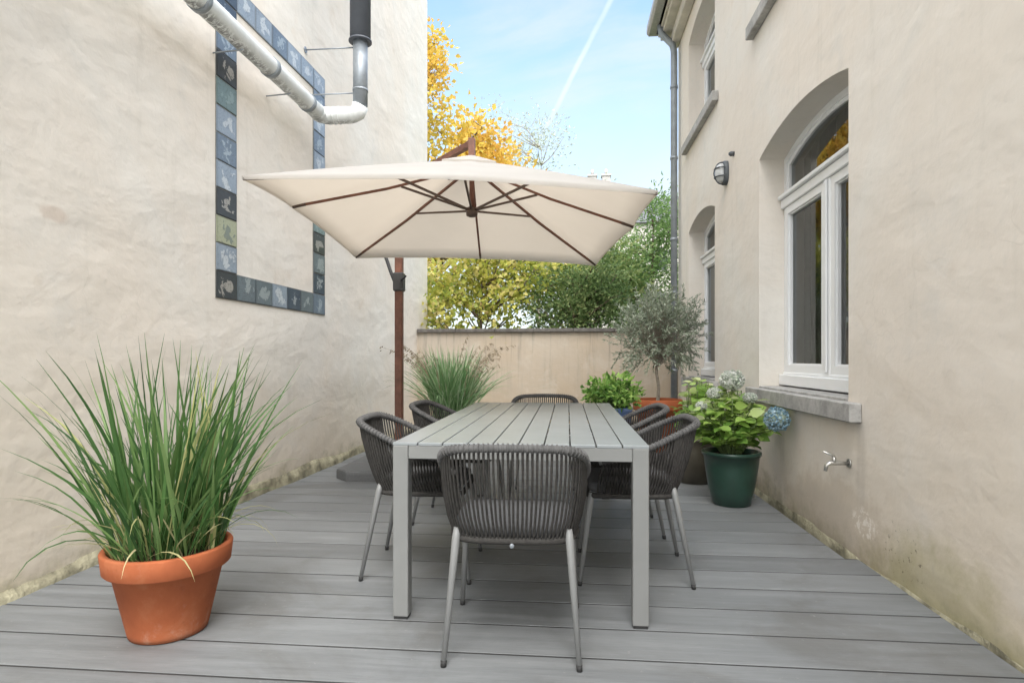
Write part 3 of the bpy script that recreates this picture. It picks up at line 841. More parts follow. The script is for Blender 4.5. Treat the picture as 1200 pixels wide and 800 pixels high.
# vent cap
mb = MB(); P2 = PEAK + Vector((0, 0, .035)); vs = [ul(P2)]; fs = []
for s in range(8):
    p = PEAK.lerp(rim[s], .17); vs.append(ul(p + Vector((0, 0, .016))))
for s in range(8): fs.append((0, 1 + s, 1 + (s + 1) % 8))
b = len(vs)
for s in range(8): vs.append(vs[1 + s] + Vector((0, 0, -.015)))
for s in range(8): fs.append((1 + s, b + s, b + (s + 1) % 8, 1 + (s + 1) % 8))
mb.add(vs, fs); mb.build('vent_cap', M['canopy'], canopy_o)
HUBZ = 2.19; hub = Vector((PEAK.x, PEAK.y, HUBZ))
for s in range(8):
    e = rim[s]; a = PEAK + Vector((0, 0, -.06)); tip = e + Vector((0, 0, -.022))
    d = (tip - a); L = d.length
    mb = MB(); m = a + d * .5 + Vector((0, 0, -.018))
    pth = [a, m, a + d * .93]
    mb.tube([ul(p) for p in pth], .0115, 4, smooth=False); rb = mb.build('rib', M['wood'], um)
    mb = MB(); mb.tube([ul(a + d * .93), ul(a + d * .995)], [.011, .009], 8); mb.build('rib_tip', M['bronze'], rb)
    q = a + d * .42 + Vector((0, 0, -.024))
    mb = MB(); mb.tube([ul(hub + (q - hub).normalized() * .03), ul(q)], .010, 4, smooth=False); mb.build('strut', M['bronze'], um)
mb = MB(); h = ul(hub); mb.lathe([(.02, HUBZ - .045), (.042, HUBZ - .035), (.045, HUBZ + .0), (.036, HUBZ + .025), (.02, HUBZ + .03)], (h.x, h.y), 20)
mb.build('hub', M['bronze'], um)
mb = MB(); mb.tube([(h.x, h.y, HUBZ + .02), (h.x, h.y, PEAK.z + .10)], .019, 12); mb.build('centre_post', M['wood'], um)
# boom
bt0 = Vector((PX, PY, 2.78)); tip = Vector((PEAK.x, PEAK.y, PEAK.z + .12))
dirb = (bt0 - tip).normalized()
mb = MB(); e1 = bt0 + dirb * .38; e1.z -= .06
mb.tube([ul(tip + Vector((0, 0, .0))), ul(bt0), ul(e1)], .030, 4, smooth=False); mb.build('boom', M['wood'], um)
mb = MB(); mb.tube([(h.x, h.y, PEAK.z + .02), (h.x, h.y, PEAK.z + .155)], .033, 4, smooth=False); mb.build('boom_bracket', M['wood'], um)
mb = MB(); mb.bevbox(-.036, .036, -.036, .036, .09, 2.84, .006); mb.build('pole', M['wood'], um)
# slider with crank and curved brace
mb = MB(); mb.bevbox(-.05, .05, -.05, .05, 1.74, 1.92, .01)
mb.tube([(.04, -.05, 1.83), (.04, -.09, 1.83)], .022, 12); sl = mb.build('slider', M['darkmetal'], um)
mb = MB(); mb.tube([(.04, -.09, 1.83), (.09, -.10, 1.87), (.10, -.13, 1.87)], .009, 8); mb.build('crank_handle', M['darkmetal'], sl)
e1l = ul(e1)
mb = MB(); mb.tube(cat_rom([(-.03, 0, 1.80), (-.10, .0, 1.98), (-.16, .02, 2.2), (e1l.x * .75, e1l.y * .75, 2.5), (e1l.x, e1l.y, e1l.z)], 6), .017, 8); mb.build('brace', M['darkmetal'], um)
mb = MB()
mb.lathe([(.09, .075), (.09, .09), (.055, .10), (.055, .22)], n=20); mb.build('pole_socket', M['darkmetal'], um)
# cross foot + weight slab
mb = MB()
mb.box(-.46, .46, -.03, .03, .003, .028); mb.box(-.03, .03, -.46, .46, .0285, .05); mb.build('cross_foot', M['darkmetal'], um)
for sx in (-1, 1):
    for sy in (-1, 1):
        mb = MB(); c = .14; a = .502; g_ = .006
        L = [(g_, g_), (a, g_), (a, a - c), (a - c, a), (g_, a)]
        L = [(x * sx, y * sy) for (x, y) in L]
        if sx * sy < 0: L = L[::-1]
        n = 5; cen = (.25 * sx, .25 * sy)
        lv = [(1.0, .0), (1.0, .065), (.985, .082), (.93, .09)]
        vs = [(cen[0] + (x - cen[0]) * s, cen[1] + (y - cen[1]) * s, z) for (s, z) in lv for (x, y) in L]
        fs = [(i * n + k, i * n + (k + 1) % n, (i + 1) * n + (k + 1) % n, (i + 1) * n + k) for i in range(3) for k in range(n)]
        fs += [tuple(range(n))[::-1], tuple(3 * n + k for k in range(n))]
        # notch for the cross foot is hidden under the slabs
        mb.add(vs, fs); o = mb.build('base_slab', M['slab'], um); o.location = (.03, -.03, .001)

# ------------------------------------------------------------------ foliage tools
def leaf_mesh(name, P, D, size, mat, parent, width=.45, tone=None, curl=.15, loc=None, heart=False):
    """many small leaves in one mesh. P points, D direction of each leaf, size array"""
    n = len(P); P = np.asarray(P, float); D = np.asarray(D, float)
    D /= np.linalg.norm(D, axis=1, keepdims=True) + 1e-9
    R = RNG.normal(size=(n, 3)); S = np.cross(D, R); S /= np.linalg.norm(S, axis=1, keepdims=True) + 1e-9
    Nn = np.cross(S, D)
    size = np.broadcast_to(size, (n,)).astype(float)[:, None]
    if heart:   # 8-vertex leaf
        tp = [(0, 0, 0), (.30, .5, .06), (.62, .42, .03), (1, 0, -.12), (.62, -.42, .03), (.30, -.5, .06), (.35, 0, -.06), (.68, 0, -.05)]
        fc = [(0, 1, 6), (1, 2, 7, 6), (2, 3, 7), (3, 4, 7), (4, 5, 6, 7), (5, 0, 6)]
        V = np.stack([P + size * (D * a + S * b * width * 2 + Nn * c) for (a, b, c) in tp], 1)
    else:
        tp = [(0, 0, 0), (.45, .5, curl), (1, 0, -curl), (.45, -.5, curl)]
        fc = [(0, 1, 2), (0, 2, 3)]
        V = np.stack([P + size * (D * a + S * b * width + Nn * c) for (a, b, c) in tp], 1)
    k = len(tp)
    me = bpy.data.meshes.new(name)
    me.vertices.add(n * k); me.vertices.foreach_set('co', V.reshape(-1))
    loops = []; starts = []; tot = 0; base = []
    for f in fc: base += list(f); starts.append(tot); tot += len(f)
    base = np.array(base)
    idx = (base[None, :] + (np.arange(n) * k)[:, None]).reshape(-1)
    st = (np.array(starts)[None, :] + (np.arange(n) * tot)[:, None]).reshape(-1)
    me.loops.add(n * tot); me.loops.foreach_set('vertex_index', idx.astype(np.int32))
    me.polygons.add(n * len(fc)); me.polygons.foreach_set('loop_start', st.astype(np.int32))
    me.update(calc_edges=True)
    if heart: me.polygons.foreach_set('use_smooth', [True] * len(me.polygons))
    if tone is None: tone = RNG.random(n)
    a = me.attributes.new('tone', 'FLOAT', 'POINT'); a.data.foreach_set('value', np.repeat(np.clip(tone, 0, 1), k).astype(np.float32))
    me.materials.append(mat); me.validate()
    o = bpy.data.objects.new(name, me); COL.objects.link(o)
    if parent: o.parent = parent
    if loc: o.location = loc
    return o

def tree(name, label, cat, base, blobs, nclus, per, spread, lsize, mat, bark, trunk_r=.09, width=.6, group=None, up=.2, vis=1.0, tonefn=None, limbs=26, crown_name='crown'):
    """blobs: list of (cx,cy,cz,rx,ry,rz,weight) in local coords"""
    t = empty(name, base, 0, label, cat, group)
    W = np.array([b[6] for b in blobs], float); W /= W.sum()
    C = []
    for i in range(nclus):
        b = blobs[RNG.choice(len(blobs), p=W)]
        u = RNG.normal(size=3); u /= np.linalg.norm(u); r = RNG.random() ** .45
        C.append(np.array(b[:3]) + u * r * np.array(b[3:6]))
    C = np.array(C)
    cen = C.mean(0)
    # wood
    mb = MB(); z0 = C[:, 2].min()
    top = np.array([cen[0], cen[1], C[:, 2].max() * .85])
    tr = cat_rom([(0, 0, -.12), (cen[0] * .15, cen[1] * .15, z0 * .5 + .1), (cen[0] * .6, cen[1] * .6, cen[2] * .75), tuple(top)], 5)
    L = len(tr); mb.tube(tr, [trunk_r * (1 - .85 * i / (L - 1)) for i in range(L)], 9)
    tw = mb.build('trunk', bark, t)
    mb = MB(); TR = [np.array(p) for p in tr]
    order = RNG.permutation(nclus)
    main = []
    for q, ci in enumerate(order[:int(nclus * vis)]):
        c = C[ci]
        if q < limbs or not main:
            # rises from the trunk
            hz = max(.1, c[2] - (.35 + .5 * RNG.random()) * np.linalg.norm(c[:2] - cen[:2]) - .2)
            s = min(TR, key=lambda p: abs(p[2] - hz)); r0 = trunk_r * .42
        else:
            s = min(main, key=lambda p: np.linalg.norm(p - c) + (0 if p[2] < c[2] else .6)); r0 = trunk_r * .13
        m = (s + c) / 2 + RNG.normal(size=3) * .06 * np.linalg.norm(c - s) + np.array([0, 0, -.04])
        pth = cat_rom([tuple(s), tuple(m), tuple(c)], 3)
        mb.tube(pth, [r0 * (1 - .8 * k / (len(pth) - 1)) for k in range(len(pth))], 5 if q < limbs else 4, caps=False)
        if q < limbs: main += [np.array(p) for p in pth[2:]]
        else: main.append(np.array(pth[-2]))
    mb.build('branches', bark, t)
    n = nclus * per
    ctr_ = np.repeat(C, per, 0)
    off = RNG.normal(size=(n, 3)) * spread * np.array([1, 1, .75])
    P = ctr_ + off
    D = off + RNG.normal(size=(n, 3)) * spread * .6 + np.array([0, 0, up * spread * 2])
    s = lsize * RNG.uniform(.6, 1.25, n)
    ct = np.repeat(RNG.random(nclus), per)
    tone = .55 * ct + .45 * RNG.random(n)
    if tonefn is not None: tone = tonefn(P, tone)
    leaf_mesh(crown_name, P, D, s, mat, t, width, tone)
    return t

L_gold = leafmat('golden_leaves', [(0, (.36, .34, .07)), (.35, (.58, .47, .08)), (.7, (.74, .52, .10)), (1, (.68, .38, .08))], .45)
L_yg = leafmat('yellow_green_leaves', [(0, (.15, .22, .05)), (.35, (.38, .44, .09)), (.65, (.64, .60, .14)), (.85, (.76, .66, .28)), (1, (.48, .34, .15))], .45)
L_dark = leafmat('dark_green_leaves', [(0, (.055, .10, .035)), (.5, (.14, .22, .075)), (1, (.38, .42, .18))], .3)
L_green = leafmat('fresh_green_leaves', [(0, (.10, .19, .06)), (.5, (.21, .34, .11)), (1, (.42, .52, .24))], .4)
L_mix = leafmat('mixed_green_leaves', [(0, (.09, .15, .045)), (.5, (.22, .29, .09)), (1, (.48, .48, .22))], .4)
L_olive = leafmat('olive_leaves', [(0, (.16, .20, .13)), (.5, (.28, .33, .24)), (1, (.48, .52, .42))], .2)
L_pale = leafmat('pale_leaves', [(0, (.42, .48, .38)), (1, (.60, .62, .48))], .4)
L_grass = leafmat('grass_blades', [(0, (.035, .09, .025)), (.5, (.09, .19, .055)), (.85, (.22, .33, .12)), (1, (.42, .42, .18))], .3, .45, .4)
L_grass2 = leafmat('striped_grass', [(0, (.09, .19, .07)), (.5, (.22, .36, .16)), (.85, (.46, .56, .36)), (1, (.36, .29, .19))], .3, .5, .4)
L_hyd = leafmat('hydrangea_leaves', [(0, (.08, .16, .03)), (.4, (.17, .32, .06)), (.75, (.38, .54, .13)), (1, (.62, .66, .36))], .35, .42, .45)
L_white = leafmat('cream_petals', [(0, (.48, .55, .42)), (.5, (.68, .70, .64)), (1, (.80, .80, .77))], .3)
L_blue = leafmat('blue_petals', [(0, (.16, .28, .36)), (.5, (.28, .43, .52)), (1, (.50, .62, .66))], .3)

# ------------------------------------------------------------------ trees beyond the wall
gx = -2.75
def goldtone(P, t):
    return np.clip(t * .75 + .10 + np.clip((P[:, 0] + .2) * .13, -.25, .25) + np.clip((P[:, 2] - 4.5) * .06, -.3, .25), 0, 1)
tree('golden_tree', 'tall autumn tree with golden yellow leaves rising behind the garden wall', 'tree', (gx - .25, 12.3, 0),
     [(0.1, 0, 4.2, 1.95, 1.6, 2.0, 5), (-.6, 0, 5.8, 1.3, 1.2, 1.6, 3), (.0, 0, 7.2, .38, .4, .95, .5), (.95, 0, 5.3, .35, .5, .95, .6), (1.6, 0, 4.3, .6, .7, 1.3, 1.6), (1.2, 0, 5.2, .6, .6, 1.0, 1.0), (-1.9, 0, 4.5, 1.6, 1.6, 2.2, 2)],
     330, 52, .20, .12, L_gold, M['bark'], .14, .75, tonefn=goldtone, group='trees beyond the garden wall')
tree('yellow_shrub', 'yellow green climbing shrub spilling over the left part of the garden wall', 'shrub', (-1.5, 10.2, 0),
     [(0, .1, 2.25, 1.15, .55, .95, 3), (-.85, -.3, 1.9, .5, .45, .55, .8), (.5, .2, 2.6, .9, .5, .6, 1), (.9, .3, 2.7, .8, .4, .35, .6), (.37, -.93, 1.50, .06, .06, .12, .07)],
     170, 26, .13, .095, L_yg, M['bark'], .05, .8, limbs=40)
tree('dark_shrub', 'dark green bushy shrub behind the middle of the garden wall', 'shrub', (.15, 10.3, 0),
     [(0, 0, 1.9, .85, .5, .65, 3), (.45, 0, 2.3, .5, .4, .5, 1)], 110, 60, .13, .075, L_dark, M['bark'], .06, .5)
tree('mixed_tree', 'mid green small tree between the yellow shrub and the olive tree', 'tree', (.35, 11.6, 0),
     [(0, 0, 2.6, 1.2, .7, .9, 3), (-.9, .3, 2.6, .9, .6, .8, 1)], 130, 55, .17, .09, L_mix, M['bark'], .08, .5, group='trees beyond the garden wall')
tree('feathery_tree', 'fresh green feathery tree rising beside the house downpipe', 'tree', (1.65, 12.2, 0),
     [(0, 0, 2.7, 1.0, .8, 1.2, 3), (.25, 0, 3.9, .5, .5, .65, .9), (-.5, -.4, 2.3, .5, .6, .8, 1), (1.1, .3, 3.4, .8, .8, 1.2, 1)], 170, 70, .16, .10, L_green, M['bark'], .08, .32, group='trees beyond the garden wall')
tree('pale_tree', 'thin pale leaved tree showing faintly behind the golden tree', 'tree', (-.9, 18.5, 0),
     [(-.2, 0, 7.2, 1.2, .8, 1.6, 2), (.9, 0, 5.6, .8, .6, 1.0, 1), (-1.2, 0, 7.6, .8, .8, 1.6, 1), (2.0, 0, 5.9, .7, .6, .6, .5)], 110, 26, .26, .11, L_pale, M['bark_pale'], .05, .4, group='trees beyond the garden wall')

# far house with two chimneys
fh = empty('distant_house', (11, 62, 0), 0, 'far off house whose two chimneys show above the parasol edge', 'house')
mb = MB(); mb.box(-9, 9, -4, 4, -.3, 14.0); mb.build('wall', M['far_wall'], fh)
mb = MB(); mb.add([(-9.4, -4.4, 14), (9.4, -4.4, 14), (9.4, 4.4, 14), (-9.4, 4.4, 14), (-9.4, 0, 17.4), (9.4, 0, 17.4)], [(0, 1, 5, 4), (2, 3, 4, 5), (0, 4, 3), (1, 2, 5), (0, 3, 2, 1)]); rf = mb.build('roof', M['roof'], fh)
for px in (694, 710):
    p = at(px, 200, 61.7); lx = p.x - 11
    mb = MB(); mb.bevbox(lx - .42, lx + .42, -.4, .4, 16.9, 19.7, .03); mb.bevbox(lx - .5, lx + .5, -.48, .48, 19.7, 19.9, .03)
    mb.lathe([(.18, 19.9), (.15, 20.5)], (lx, 0), 10); mb.build('chimney', M['brick'], rf)
for k in range(4):
    for z in (2, 5.5, 9.5):
        mb = MB(); mb.box(-7 + k * 4, -5.6 + k * 4, -4.05, -4.01, z, z + 1.9); mb.build('window', M['glass'], fh)

# ------------------------------------------------------------------ pots and plants
def pot(root, prof_out, thick, mat, soilz, n=56):
    """prof_out: outer (r,z) from bottom to rim"""
    top = prof_out[-1]
    inner = [(top[0] - thick, top[1]), (top[0] - thick - .004, top[1] - .01), (top[0] - thick - .012, soilz - .01)]
    mb = MB(); mb.lathe(prof_out + inner, n=n); o = mb.build('pot', mat, root)
    mb = MB(); r = inner[-1][0] + .004
    mb.lathe([(r, soilz - .02), (r * .98, soilz), (r * .6, soilz + .008), (r * .3, soilz + .012), (.01, soilz + .014)], n=28, wob=.02); mb.build('soil', M['soil'], root)
    return o

def blades(root, name, n, soilz, r0, hmin, hmax, lean, w, mat, droop, seg=8, seed=1, bias=(0, 0)):
    rr = random.Random(seed); mb = MB(); tones = []
    for i in range(n):
        a = rr.uniform(0, 2 * PI); rad = r0 * math.sqrt(rr.random())
        b = Vector((rad * math.cos(a), rad * math.sin(a), soilz))
        da = a + rr.gauss(0, .95); d = Vector((math.cos(da) + bias[0], math.sin(da) + bias[1], 0))
        L = rr.uniform(hmin, hmax); q = rr.random()
        ln = lean * (.25 + .9 * q * (rad / r0 + .25)) + abs(rr.gauss(0, .10)); dr = droop * (q ** 2) * rr.uniform(.5, 1.4)
        pts = []; p = b.copy(); ang = ln * .6
        for k in range(seg + 1):
            pts.append(p.copy()); t = k / seg
            ang += (ln * .6 + dr * t * 2.4) / seg
            ang = min(ang, 2.7)
            p = p + (d.normalized() * math.sin(ang) + Vector((0, 0, 1)) * math.cos(ang)) * (L / seg)
            p += Vector((rr.gauss(0, .0015), rr.gauss(0, .0015), 0))
        ww = w * rr.uniform(.6, 1.2)
        wd = [ww * (.55 + .45 * math.sin(min(1, (k / seg) * 1.6) * PI / 2)) * (1 - max(0, (k / seg - .45) / .55) ** 1.6 * .96) for k in range(seg + 1)]
        sa = da + PI / 2 + rr.gauss(0, .9)
        n0 = len(mb.v); mb.ribbon(pts, wd, (math.cos(sa), math.sin(sa), rr.gauss(0, .15)), .35)
        base_t = rr.random() * .84 if rr.random() > .07 else 1.0
        tones += [base_t] * (len(mb.v) - n0)
    o = mb.build(name, mat, root)
    at_ = o.data.attributes.new('tone', 'FLOAT', 'POINT'); at_.data.foreach_set('value', tones)
    return o

# big terracotta pot with tall grass
gp_ = empty('potted_grass', (-1.60, 2.27, 0), 0, 'tall green grass in a round terracotta pot in the left foreground', 'potted plant')
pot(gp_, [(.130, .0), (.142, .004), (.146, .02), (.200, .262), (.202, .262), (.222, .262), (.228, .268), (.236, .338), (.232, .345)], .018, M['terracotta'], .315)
fo = blades(gp_, 'foliage', 240, .31, .195, .45, .90, .40, .0078, L_grass, .42, seed=4)
fo2 = blades(gp_, 'foliage', 95, .31, .20, .28, .58, .66, .0068, L_grass, .95, seed=8)
fo3 = blades(gp_, 'dry_leaves', 80, .31, .17, .18, .42, 1.1, .0045, leafmat('dry_blades', [(0, (.40, .40, .16)), (1, (.55, .50, .28))], .3), 1.3, seed=12)

# arching grass at the back left
ag = empty('potted_grass', (-1.36, 6.95, 0), 0, 'large arching pale green grass near the end of the left wall', 'potted plant')
pot(ag, [(.17, 0), (.18, .01), (.22, .36), (.235, .36), (.24, .40)], .02, M['grey_pot'], .37)
blades(ag, 'foliage', 430, .37, .20, .50, .95, .62, .0085, L_grass2, .8, seed=21)
blades(ag, 'foliage', 260, .37, .16, .50, .92, .32, .0085, L_grass2, .4, seed=22)
def seed_stalks():
    rr = random.Random(31); mb = MB(); P = []; D = []
    for i in range(30):
        a = rr.choice([PI, 0]) + rr.gauss(0, .6); L = rr.uniform(.8, 1.15); ang = rr.uniform(.05, .3); p = Vector((.1 * math.cos(a), .1 * math.sin(a), .37)); pts = []
        for k in range(12):
            pts.append(p.copy()); ang += .03 + (k / 12) * .13; p = p + (Vector((math.cos(a), math.sin(a), 0)) * math.sin(ang) + Vector((0, 0, 1)) * math.cos(ang)) * L / 11
        mb.tube(pts, [.0028 - .0001 * k for k in range(12)], 4)
        for k in range(7, 12):
            for _ in range(5): P.append(pts[k] + Vector((rr.gauss(0, .012), rr.gauss(0, .012), rr.gauss(0, .012)))); D.append((math.cos(a), rr.gauss(0, .5), -1))
    mb.build('stalks', simple('dry_stalk', (.27, .22, .14), .8), ag)
    leaf_mesh('seed_heads', P, D, .035, leafmat('seed_head', [(0, (.24, .19, .13)), (1, (.42, .35, .25))], .2), ag, .3)
seed_stalks()

# hydrangea
def hydrangea(name, label, loc, potprof, mat, soilz, crown, nst, nleaf, lsize, heads, seed, parentgroup=None):
    r = empty(name, loc, 0, label, 'potted plant')
    pot(r, potprof, .016, mat, soilz)
    rr = random.Random(seed); mb = MB(); P = []; D = []; S = []; T = []
    cx_, cy_, cz_, rx, ry, rz = crown
    tips = []
    for i in range(nst):
        a = rr.uniform(0, 2 * PI); q = math.sqrt(rr.random()); zt = rr.uniform(-.5, 1)
        k = math.sqrt(max(0, 1 - zt * zt)) * q
        e = Vector((cx_ + rx * k * math.cos(a), cy_ + ry * k * math.sin(a), cz_ + rz * zt)); s = Vector((.06 * math.cos(a), .06 * math.sin(a), soilz))
        pth = cat_rom([s, s.lerp(e, .5) + Vector((0, 0, .06)), e], 4); mb.tube(pth, .004, 5); tips.append(e)
        m = nleaf
        for j in range(m):
            t = .25 + .75 * (j + 1) / m; idx = min(len(pth) - 1, int(t * (len(pth) - 1))); p = pth[idx]
            aa = j * 2.4 + rr.random(); d = Vector((math.cos(aa), math.sin(aa), rr.uniform(-.35, .35)))
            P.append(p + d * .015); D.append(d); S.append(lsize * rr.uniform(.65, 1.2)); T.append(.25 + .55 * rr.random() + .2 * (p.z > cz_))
    for h in heads:
        e = Vector(h[0]); s = Vector((0, 0, soilz)); mb.tube(cat_rom([s, s.lerp(e, .5) + Vector((0, 0, .05)), e], 4), .005, 6)
    mb.build('stems', simple('green_stem', (.14, .20, .07), .6), r)
    # leaves lie roughly flat: build with sideways vectors nearly horizontal
    n = len(P); Pn = np.array([tuple(p) for p in P]); Dn = np.array([tuple(d) for d in D])
    global RNG
    o = leaf_flat('foliage', Pn, Dn, np.array(S), L_hyd, r, .42, np.array(T))
    for (c, rad, m, fl) in heads:
        k = 620; u = np.random.default_rng(seed + 5).normal(size=(k, 3)); u /= np.linalg.norm(u, axis=1, keepdims=True)
        u[:, 2] *= fl; Pp = np.array(c) + u * rad * (RNG.uniform(.86, 1.03, (k, 1)) * (1 + .06 * np.sin(u[:, :1] * 9) * np.sin(u[:, 1:2] * 8)))
        Dd = np.cross(u, RNG.normal(size=(k, 3))) + u * .25
        leaf_mesh('flower_head', Pp, Dd, rad * .25, m, r, .95, None, .10)
        mb = MB(); mb.lathe([(rad * .3, c[2] - rad * fl * .8), (rad * .8, c[2] - rad * fl * .3), (rad * .85, c[2] + rad * fl * .2), (rad * .5, c[2] + rad * fl * .7), (.005, c[2] + rad * fl * .86)], (c[0], c[1]), 14)
        mb.build('flower_core', simple('flower_core', (.30, .36, .28), .9), r)
    return r
def leaf_flat(name, P, D, size, mat, parent, width, tone):
    n = len(P); D = D / (np.linalg.norm(D, axis=1, keepdims=True) + 1e-9)
    up = np.tile([0, 0, 1.0], (n, 1)) + RNG.normal(size=(n, 3)) * .45
    S = np.cross(D, up); S /= np.linalg.norm(S, axis=1, keepdims=True) + 1e-9
    Nn = np.cross(S, D); size = size[:, None]
    tp = [(0, 0, 0), (.12, .30, .03), (.38, .48, .05), (.70, .32, .02), (1, 0, -.14), (.70, -.32, .02), (.38, -.48, .05), (.12, -.30, .03), (.35, 0, -.03), (.70, 0, -.05)]
    fc = [(0, 1, 8), (1, 2, 8), (2, 3, 9, 8), (3, 4, 9), (4, 5, 9), (5, 6, 8, 9), (6, 7, 8), (7, 0, 8)]
    V = np.stack([P + size * (D * a + S * b * width * 2 + Nn * c) for (a, b, c) in tp], 1)
    k = len(tp); mb = MB(); mb.v = [tuple(v) for v in V.reshape(-1, 3)]
    mb.f = [tuple(i + q * k for i in f) for q in range(n) for f in fc]; mb.sm = [True] * len(mb.f)
    o = mb.build(name, mat, parent)
    a = o.data.attributes.new('tone', 'FLOAT', 'POINT'); a.data.foreach_set('value', np.repeat(np.clip(tone, 0, 1), k).astype(np.float32))
    return o

hydrangea('potted_hydrangea', 'leafy hydrangea with white and blue flower heads in a dark green glazed pot', (1.225, 4.62, 0),
    [(.125, 0), (.135, .006), (.165, .12), (.190, .28), (.200, .37), (.212, .372), (.214, .395), (.208, .40)], M['green_glaze'], .365,
    (-.01, .0, .60, .34, .30, .26), 125, 7, .088,
    [((.0, -.02, .93), .085, L_white, .8), ((.240, -.27, .665), .082, L_blue, .95), ((-.12, .0, .83), .055, L_white, .7), ((.12, -.05, .80), .05, L_white, .7), ((-.23, -.05, .74), .04, L_white, .7), ((.18, .05, .70), .045, L_white, .7)], 5)
hydrangea('potted_shrub', 'bright green leafy plant in a taupe glazed pot behind the green pot', (1.12, 5.42, 0),
    [(.13, 0), (.14, .006), (.185, .16), (.205, .30), (.20, .37), (.212, .385), (.205, .40)], M['taupe_glaze'], .36,
    (.05, 0, .66, .22, .24, .24), 60, 7, .085, [], 9)

# blue pot plant
bp = empty('potted_herb', (.50, 6.55, 0), 0, 'small bright green leafy plant in a blue pot beyond the table', 'potted plant')
pot(bp, [(.14, 0), (.15, .006), (.19, .3), (.185, .50), (.20, .52), (.205, .565)], .016, M['blue_glaze'], .53)
def bushlet(root, c, rad, n, lsize, mat, seed, stems, ncl=60, width=.55):
    rr = random.Random(seed); mb = MB(); P = []; D = []
    for i in range(ncl):
        a = rr.uniform(0, 2 * PI); zt = rr.uniform(-.6, 1); k = math.sqrt(max(0, 1 - zt * zt)) * rr.random() ** .5
        e = Vector((c[0] + rad[0] * k * math.cos(a), c[1] + rad[1] * k * math.sin(a), c[2] + rad[2] * zt * rr.uniform(.8, 1.1)))
        s = Vector((.05 * math.cos(a), .05 * math.sin(a), stems)); mb.tube([s, s.lerp(e, .5) + Vector((0, 0, .04)), e], [.004, .003, .002], 4)
        for j in range(n):
            o = Vector((rr.gauss(0, 1), rr.gauss(0, 1), rr.gauss(0, .8))) * .04; P.append(tuple(e + o)); D.append((o.x, o.y, o.z + rr.gauss(0, .03)))
    mb.build('stems', simple('stem_green', (.12, .17, .07), .7), root)
    leaf_mesh('foliage', P, D, np.array([lsize * rr.uniform(.7, 1.2) for _ in P]), mat, root, width)
bushlet(bp, (0, 0, .70), (.28, .26, .17), 12, .075, leafmat('herb_leaves', [(0, (.09, .20, .04)), (.5, (.18, .34, .07)), (1, (.36, .52, .14))], .35), 3, .53, 75)

# olive tree in terracotta bowl
ol = empty('potted_olive_tree', (1.065, 7.22, 0), 0, 'round headed grey green olive tree in a wide terracotta pot by the downpipe', 'potted plant')
pot(ol, [(.18, 0), (.19, .006), (.25, .48), (.275, .48), (.285, .50), (.29, .60), (.285, .61)], .02, M['terracotta'], .57)
def olive():
    rr = random.Random(17); mb = MB()
    tr = cat_rom([(0, 0, .55), (.012, 0, .75), (-.012, .01, .95), (.0, 0, 1.12)], 4)
    mb.tube(tr, [.022 - .0007 * i for i in range(len(tr))], 8); mb.build('trunk', M['bark_pale'], ol)
    mb = MB(); P = []; D = []
    for i in range(420):
        a = rr.uniform(0, 2 * PI); zt = rr.uniform(-.75, 1); k = math.sqrt(max(0, 1 - zt * zt)); q = rr.random() ** .4 * (1 + .14 * math.sin(3 * a + 2 * zt) + rr.gauss(0, .06))
        e = Vector((.44 * k * q * math.cos(a), .44 * k * q * math.sin(a), 1.36 + .47 * zt * q))
        s = tr[-1] + Vector((rr.gauss(0, .02), rr.gauss(0, .02), rr.uniform(-.12, .12)))
        m = s.lerp(e, .5) + Vector((0, 0, .05)); mb.tube(cat_rom([s, m, e], 3), [.006 - .0008 * j for j in range(7)], 4, caps=False)
        d = (e - s).normalized(); L = rr.uniform(.12, .24); dd = (d + Vector((rr.gauss(0, .45), rr.gauss(0, .45), rr.gauss(0.05, .45)))).normalized()
        if zt < -.3: dd.z -= .6
        for j in range(26):
            t = j / 26; p = e + dd * L * t; P.append(tuple(p)); sd = Vector((rr.gauss(0, 1), rr.gauss(0, 1), rr.gauss(0, 1))); D.append(tuple(dd * .8 + sd * .6))
        mb.tube([e, e + dd * L], [.002, .001], 4, caps=False)
    mb.build('branches', M['bark_pale'], ol)
    leaf_mesh('foliage', P, D, np.array([.055 * rr.uniform(.6, 1.2) for _ in P]), L_olive, ol, .24, None, .03)
olive()

# ------------------------------------------------------------------ sky and light
SUN_EL, SUN_AZ = math.radians(58), math.radians(171)   # azimuth clockwise from +Y
w = bpy.data.worlds.new('World'); scene.world = w; w.use_nodes = True
nt = w.node_tree; g = NG(nt); bg = nt.nodes['Background']
sky = g.n('ShaderNodeTexSky'); sky.sky_type = 'NISHITA'; sky.sun_disc = False
sky.sun_elevation = SUN_EL; sky.sun_rotation = SUN_AZ; sky.air_density = 1.0; sky.dust_density = 1.2; sky.ozone_density = 1.6
tc = g.n('ShaderNodeTexCoord'); gen = tc.outputs['Generated']
mp = g.n('ShaderNodeMapping'); mp.inputs['Scale'].default_value = (1, 1, 2.6); mp.inputs['Rotation'].default_value = (0.2, .1, .5); g.link(gen, mp.inputs['Vector'])
cl = g.noise(mp.outputs[0], 2.3, 8, .58, .5)
zc = g.sep(gen)[2]
yc = g.sep(gen)[1]
hz = g.maprange(zc, .52, .10, 0, 1)
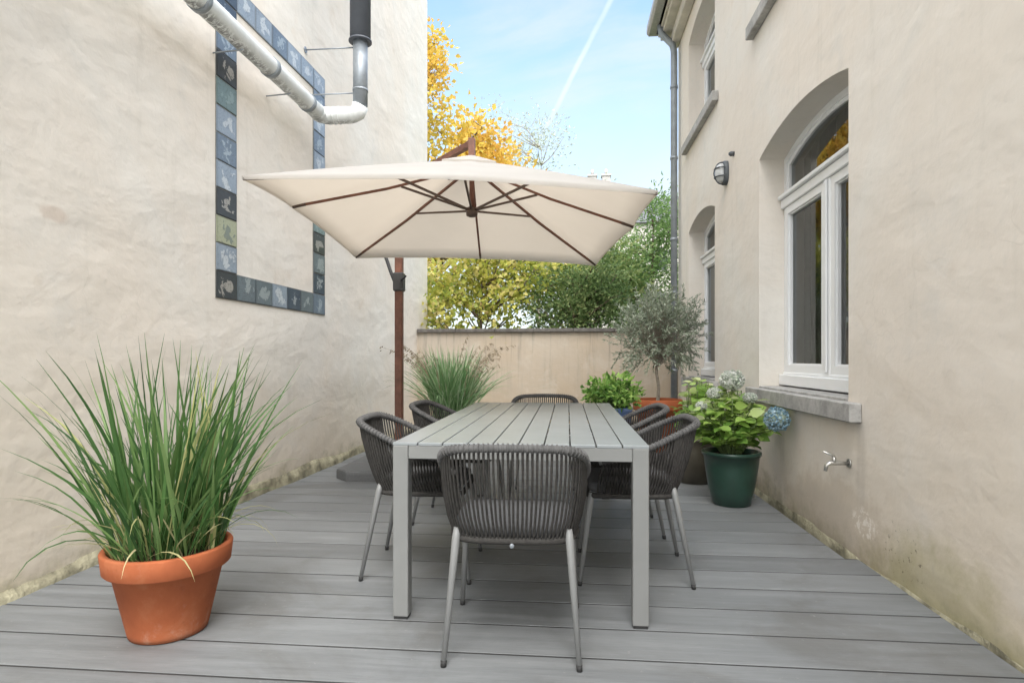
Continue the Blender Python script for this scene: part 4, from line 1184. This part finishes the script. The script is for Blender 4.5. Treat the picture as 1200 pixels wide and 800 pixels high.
# pale blue north; unseen bright cloud added overhead and sunward to light the walls
sd_ = g.n('ShaderNodeVectorMath'); sd_.operation = 'DOT_PRODUCT'; g.link(gen, sd_.inputs[0])
sd_.inputs[1].default_value = (math.sin(SUN_AZ) * math.cos(SUN_EL), math.cos(SUN_AZ) * math.cos(SUN_EL), math.sin(SUN_EL))
fill_cloud = g.maprange(sd_.outputs['Value'], .25, .95)
cf = g.math('ADD', g.math('ADD', g.math('MULTIPLY', g.maprange(cl, .45, .75), .55), g.math('MULTIPLY', hz, .75)), fill_cloud, clamp=True)
wh = g.mix(fill_cloud, (2.35, 2.5, 2.6), (12.0, 12.1, 12.2))
sk = g.mix(1.0, g.mix(1.0, sky.outputs[0], (.95, .97, .95), 'MULTIPLY'), (.26, .33, .37), 'ADD')
skyc = g.mix(cf, sk, wh)
# contrail: thin band around a great-circle arc, fading towards the horizon
d1 = (at(716, 0, 1) - Vector((0, 0, H))).normalized(); d2 = (at(640, 150, 1) - Vector((0, 0, H))).normalized(); nn = d1.cross(d2).normalized()
dt = g.n('ShaderNodeVectorMath'); dt.operation = 'DOT_PRODUCT'; g.link(gen, dt.inputs[0]); dt.inputs[1].default_value = nn
wob = g.math('MULTIPLY', g.math('SUBTRACT', g.noise(gen, 22, 4), .5), .004)
ad = g.math('ABSOLUTE', g.math('ADD', dt.outputs['Value'], wob))
line = g.maprange(ad, .0008, .0055, 1, 0)
lf = g.math('MULTIPLY', g.maprange(zc, .26, .42), g.maprange(g.noise(gen, 9, 3), .3, .6, .45, 1))
fy = g.maprange(g.sep(gen)[1], 0, .2)
skyc = g.mix(g.math('MULTIPLY', g.math('MULTIPLY', line, lf), g.math('MULTIPLY', fy, .5)), skyc, (3.0, 3.2, 3.25))
g.link(skyc, bg.inputs['Color']); bg.inputs['Strength'].default_value = .15

sd = bpy.data.lights.new('sun', 'SUN'); so_ = bpy.data.objects.new('sun', sd); COL.objects.link(so_)
sd.energy = 1.25; sd.angle = math.radians(35); sd.color = (1, .965, .92)
sv = Vector((math.sin(SUN_AZ) * math.cos(SUN_EL), math.cos(SUN_AZ) * math.cos(SUN_EL), math.sin(SUN_EL)))
so_.rotation_euler = sv.to_track_quat('Z', 'Y').to_euler()

cam = bpy.data.cameras.new('camera'); co = bpy.data.objects.new('camera', cam); COL.objects.link(co)
co.location = (0, 0, H); co.rotation_euler = (PI / 2, 0, TH)
cam.sensor_width = 36; cam.lens = 21.0; cam.shift_y = 20 / 1200; cam.clip_start = .05; cam.clip_end = 500
scene.camera = co
scene.cycles.max_bounces = 5; scene.cycles.diffuse_bounces = 3; scene.cycles.glossy_bounces = 2; scene.cycles.transmission_bounces = 2; scene.cycles.use_adaptive_sampling = True; scene.cycles.adaptive_threshold = .02; scene.cycles.caustics_reflective = False; scene.cycles.caustics_refractive = False; scene.cycles.transparent_max_bounces = 6
scene.view_settings.view_transform = 'Standard'; scene.view_settings.look = 'None'
scene.view_settings.exposure = 1.40; scene.view_settings.gamma = 1
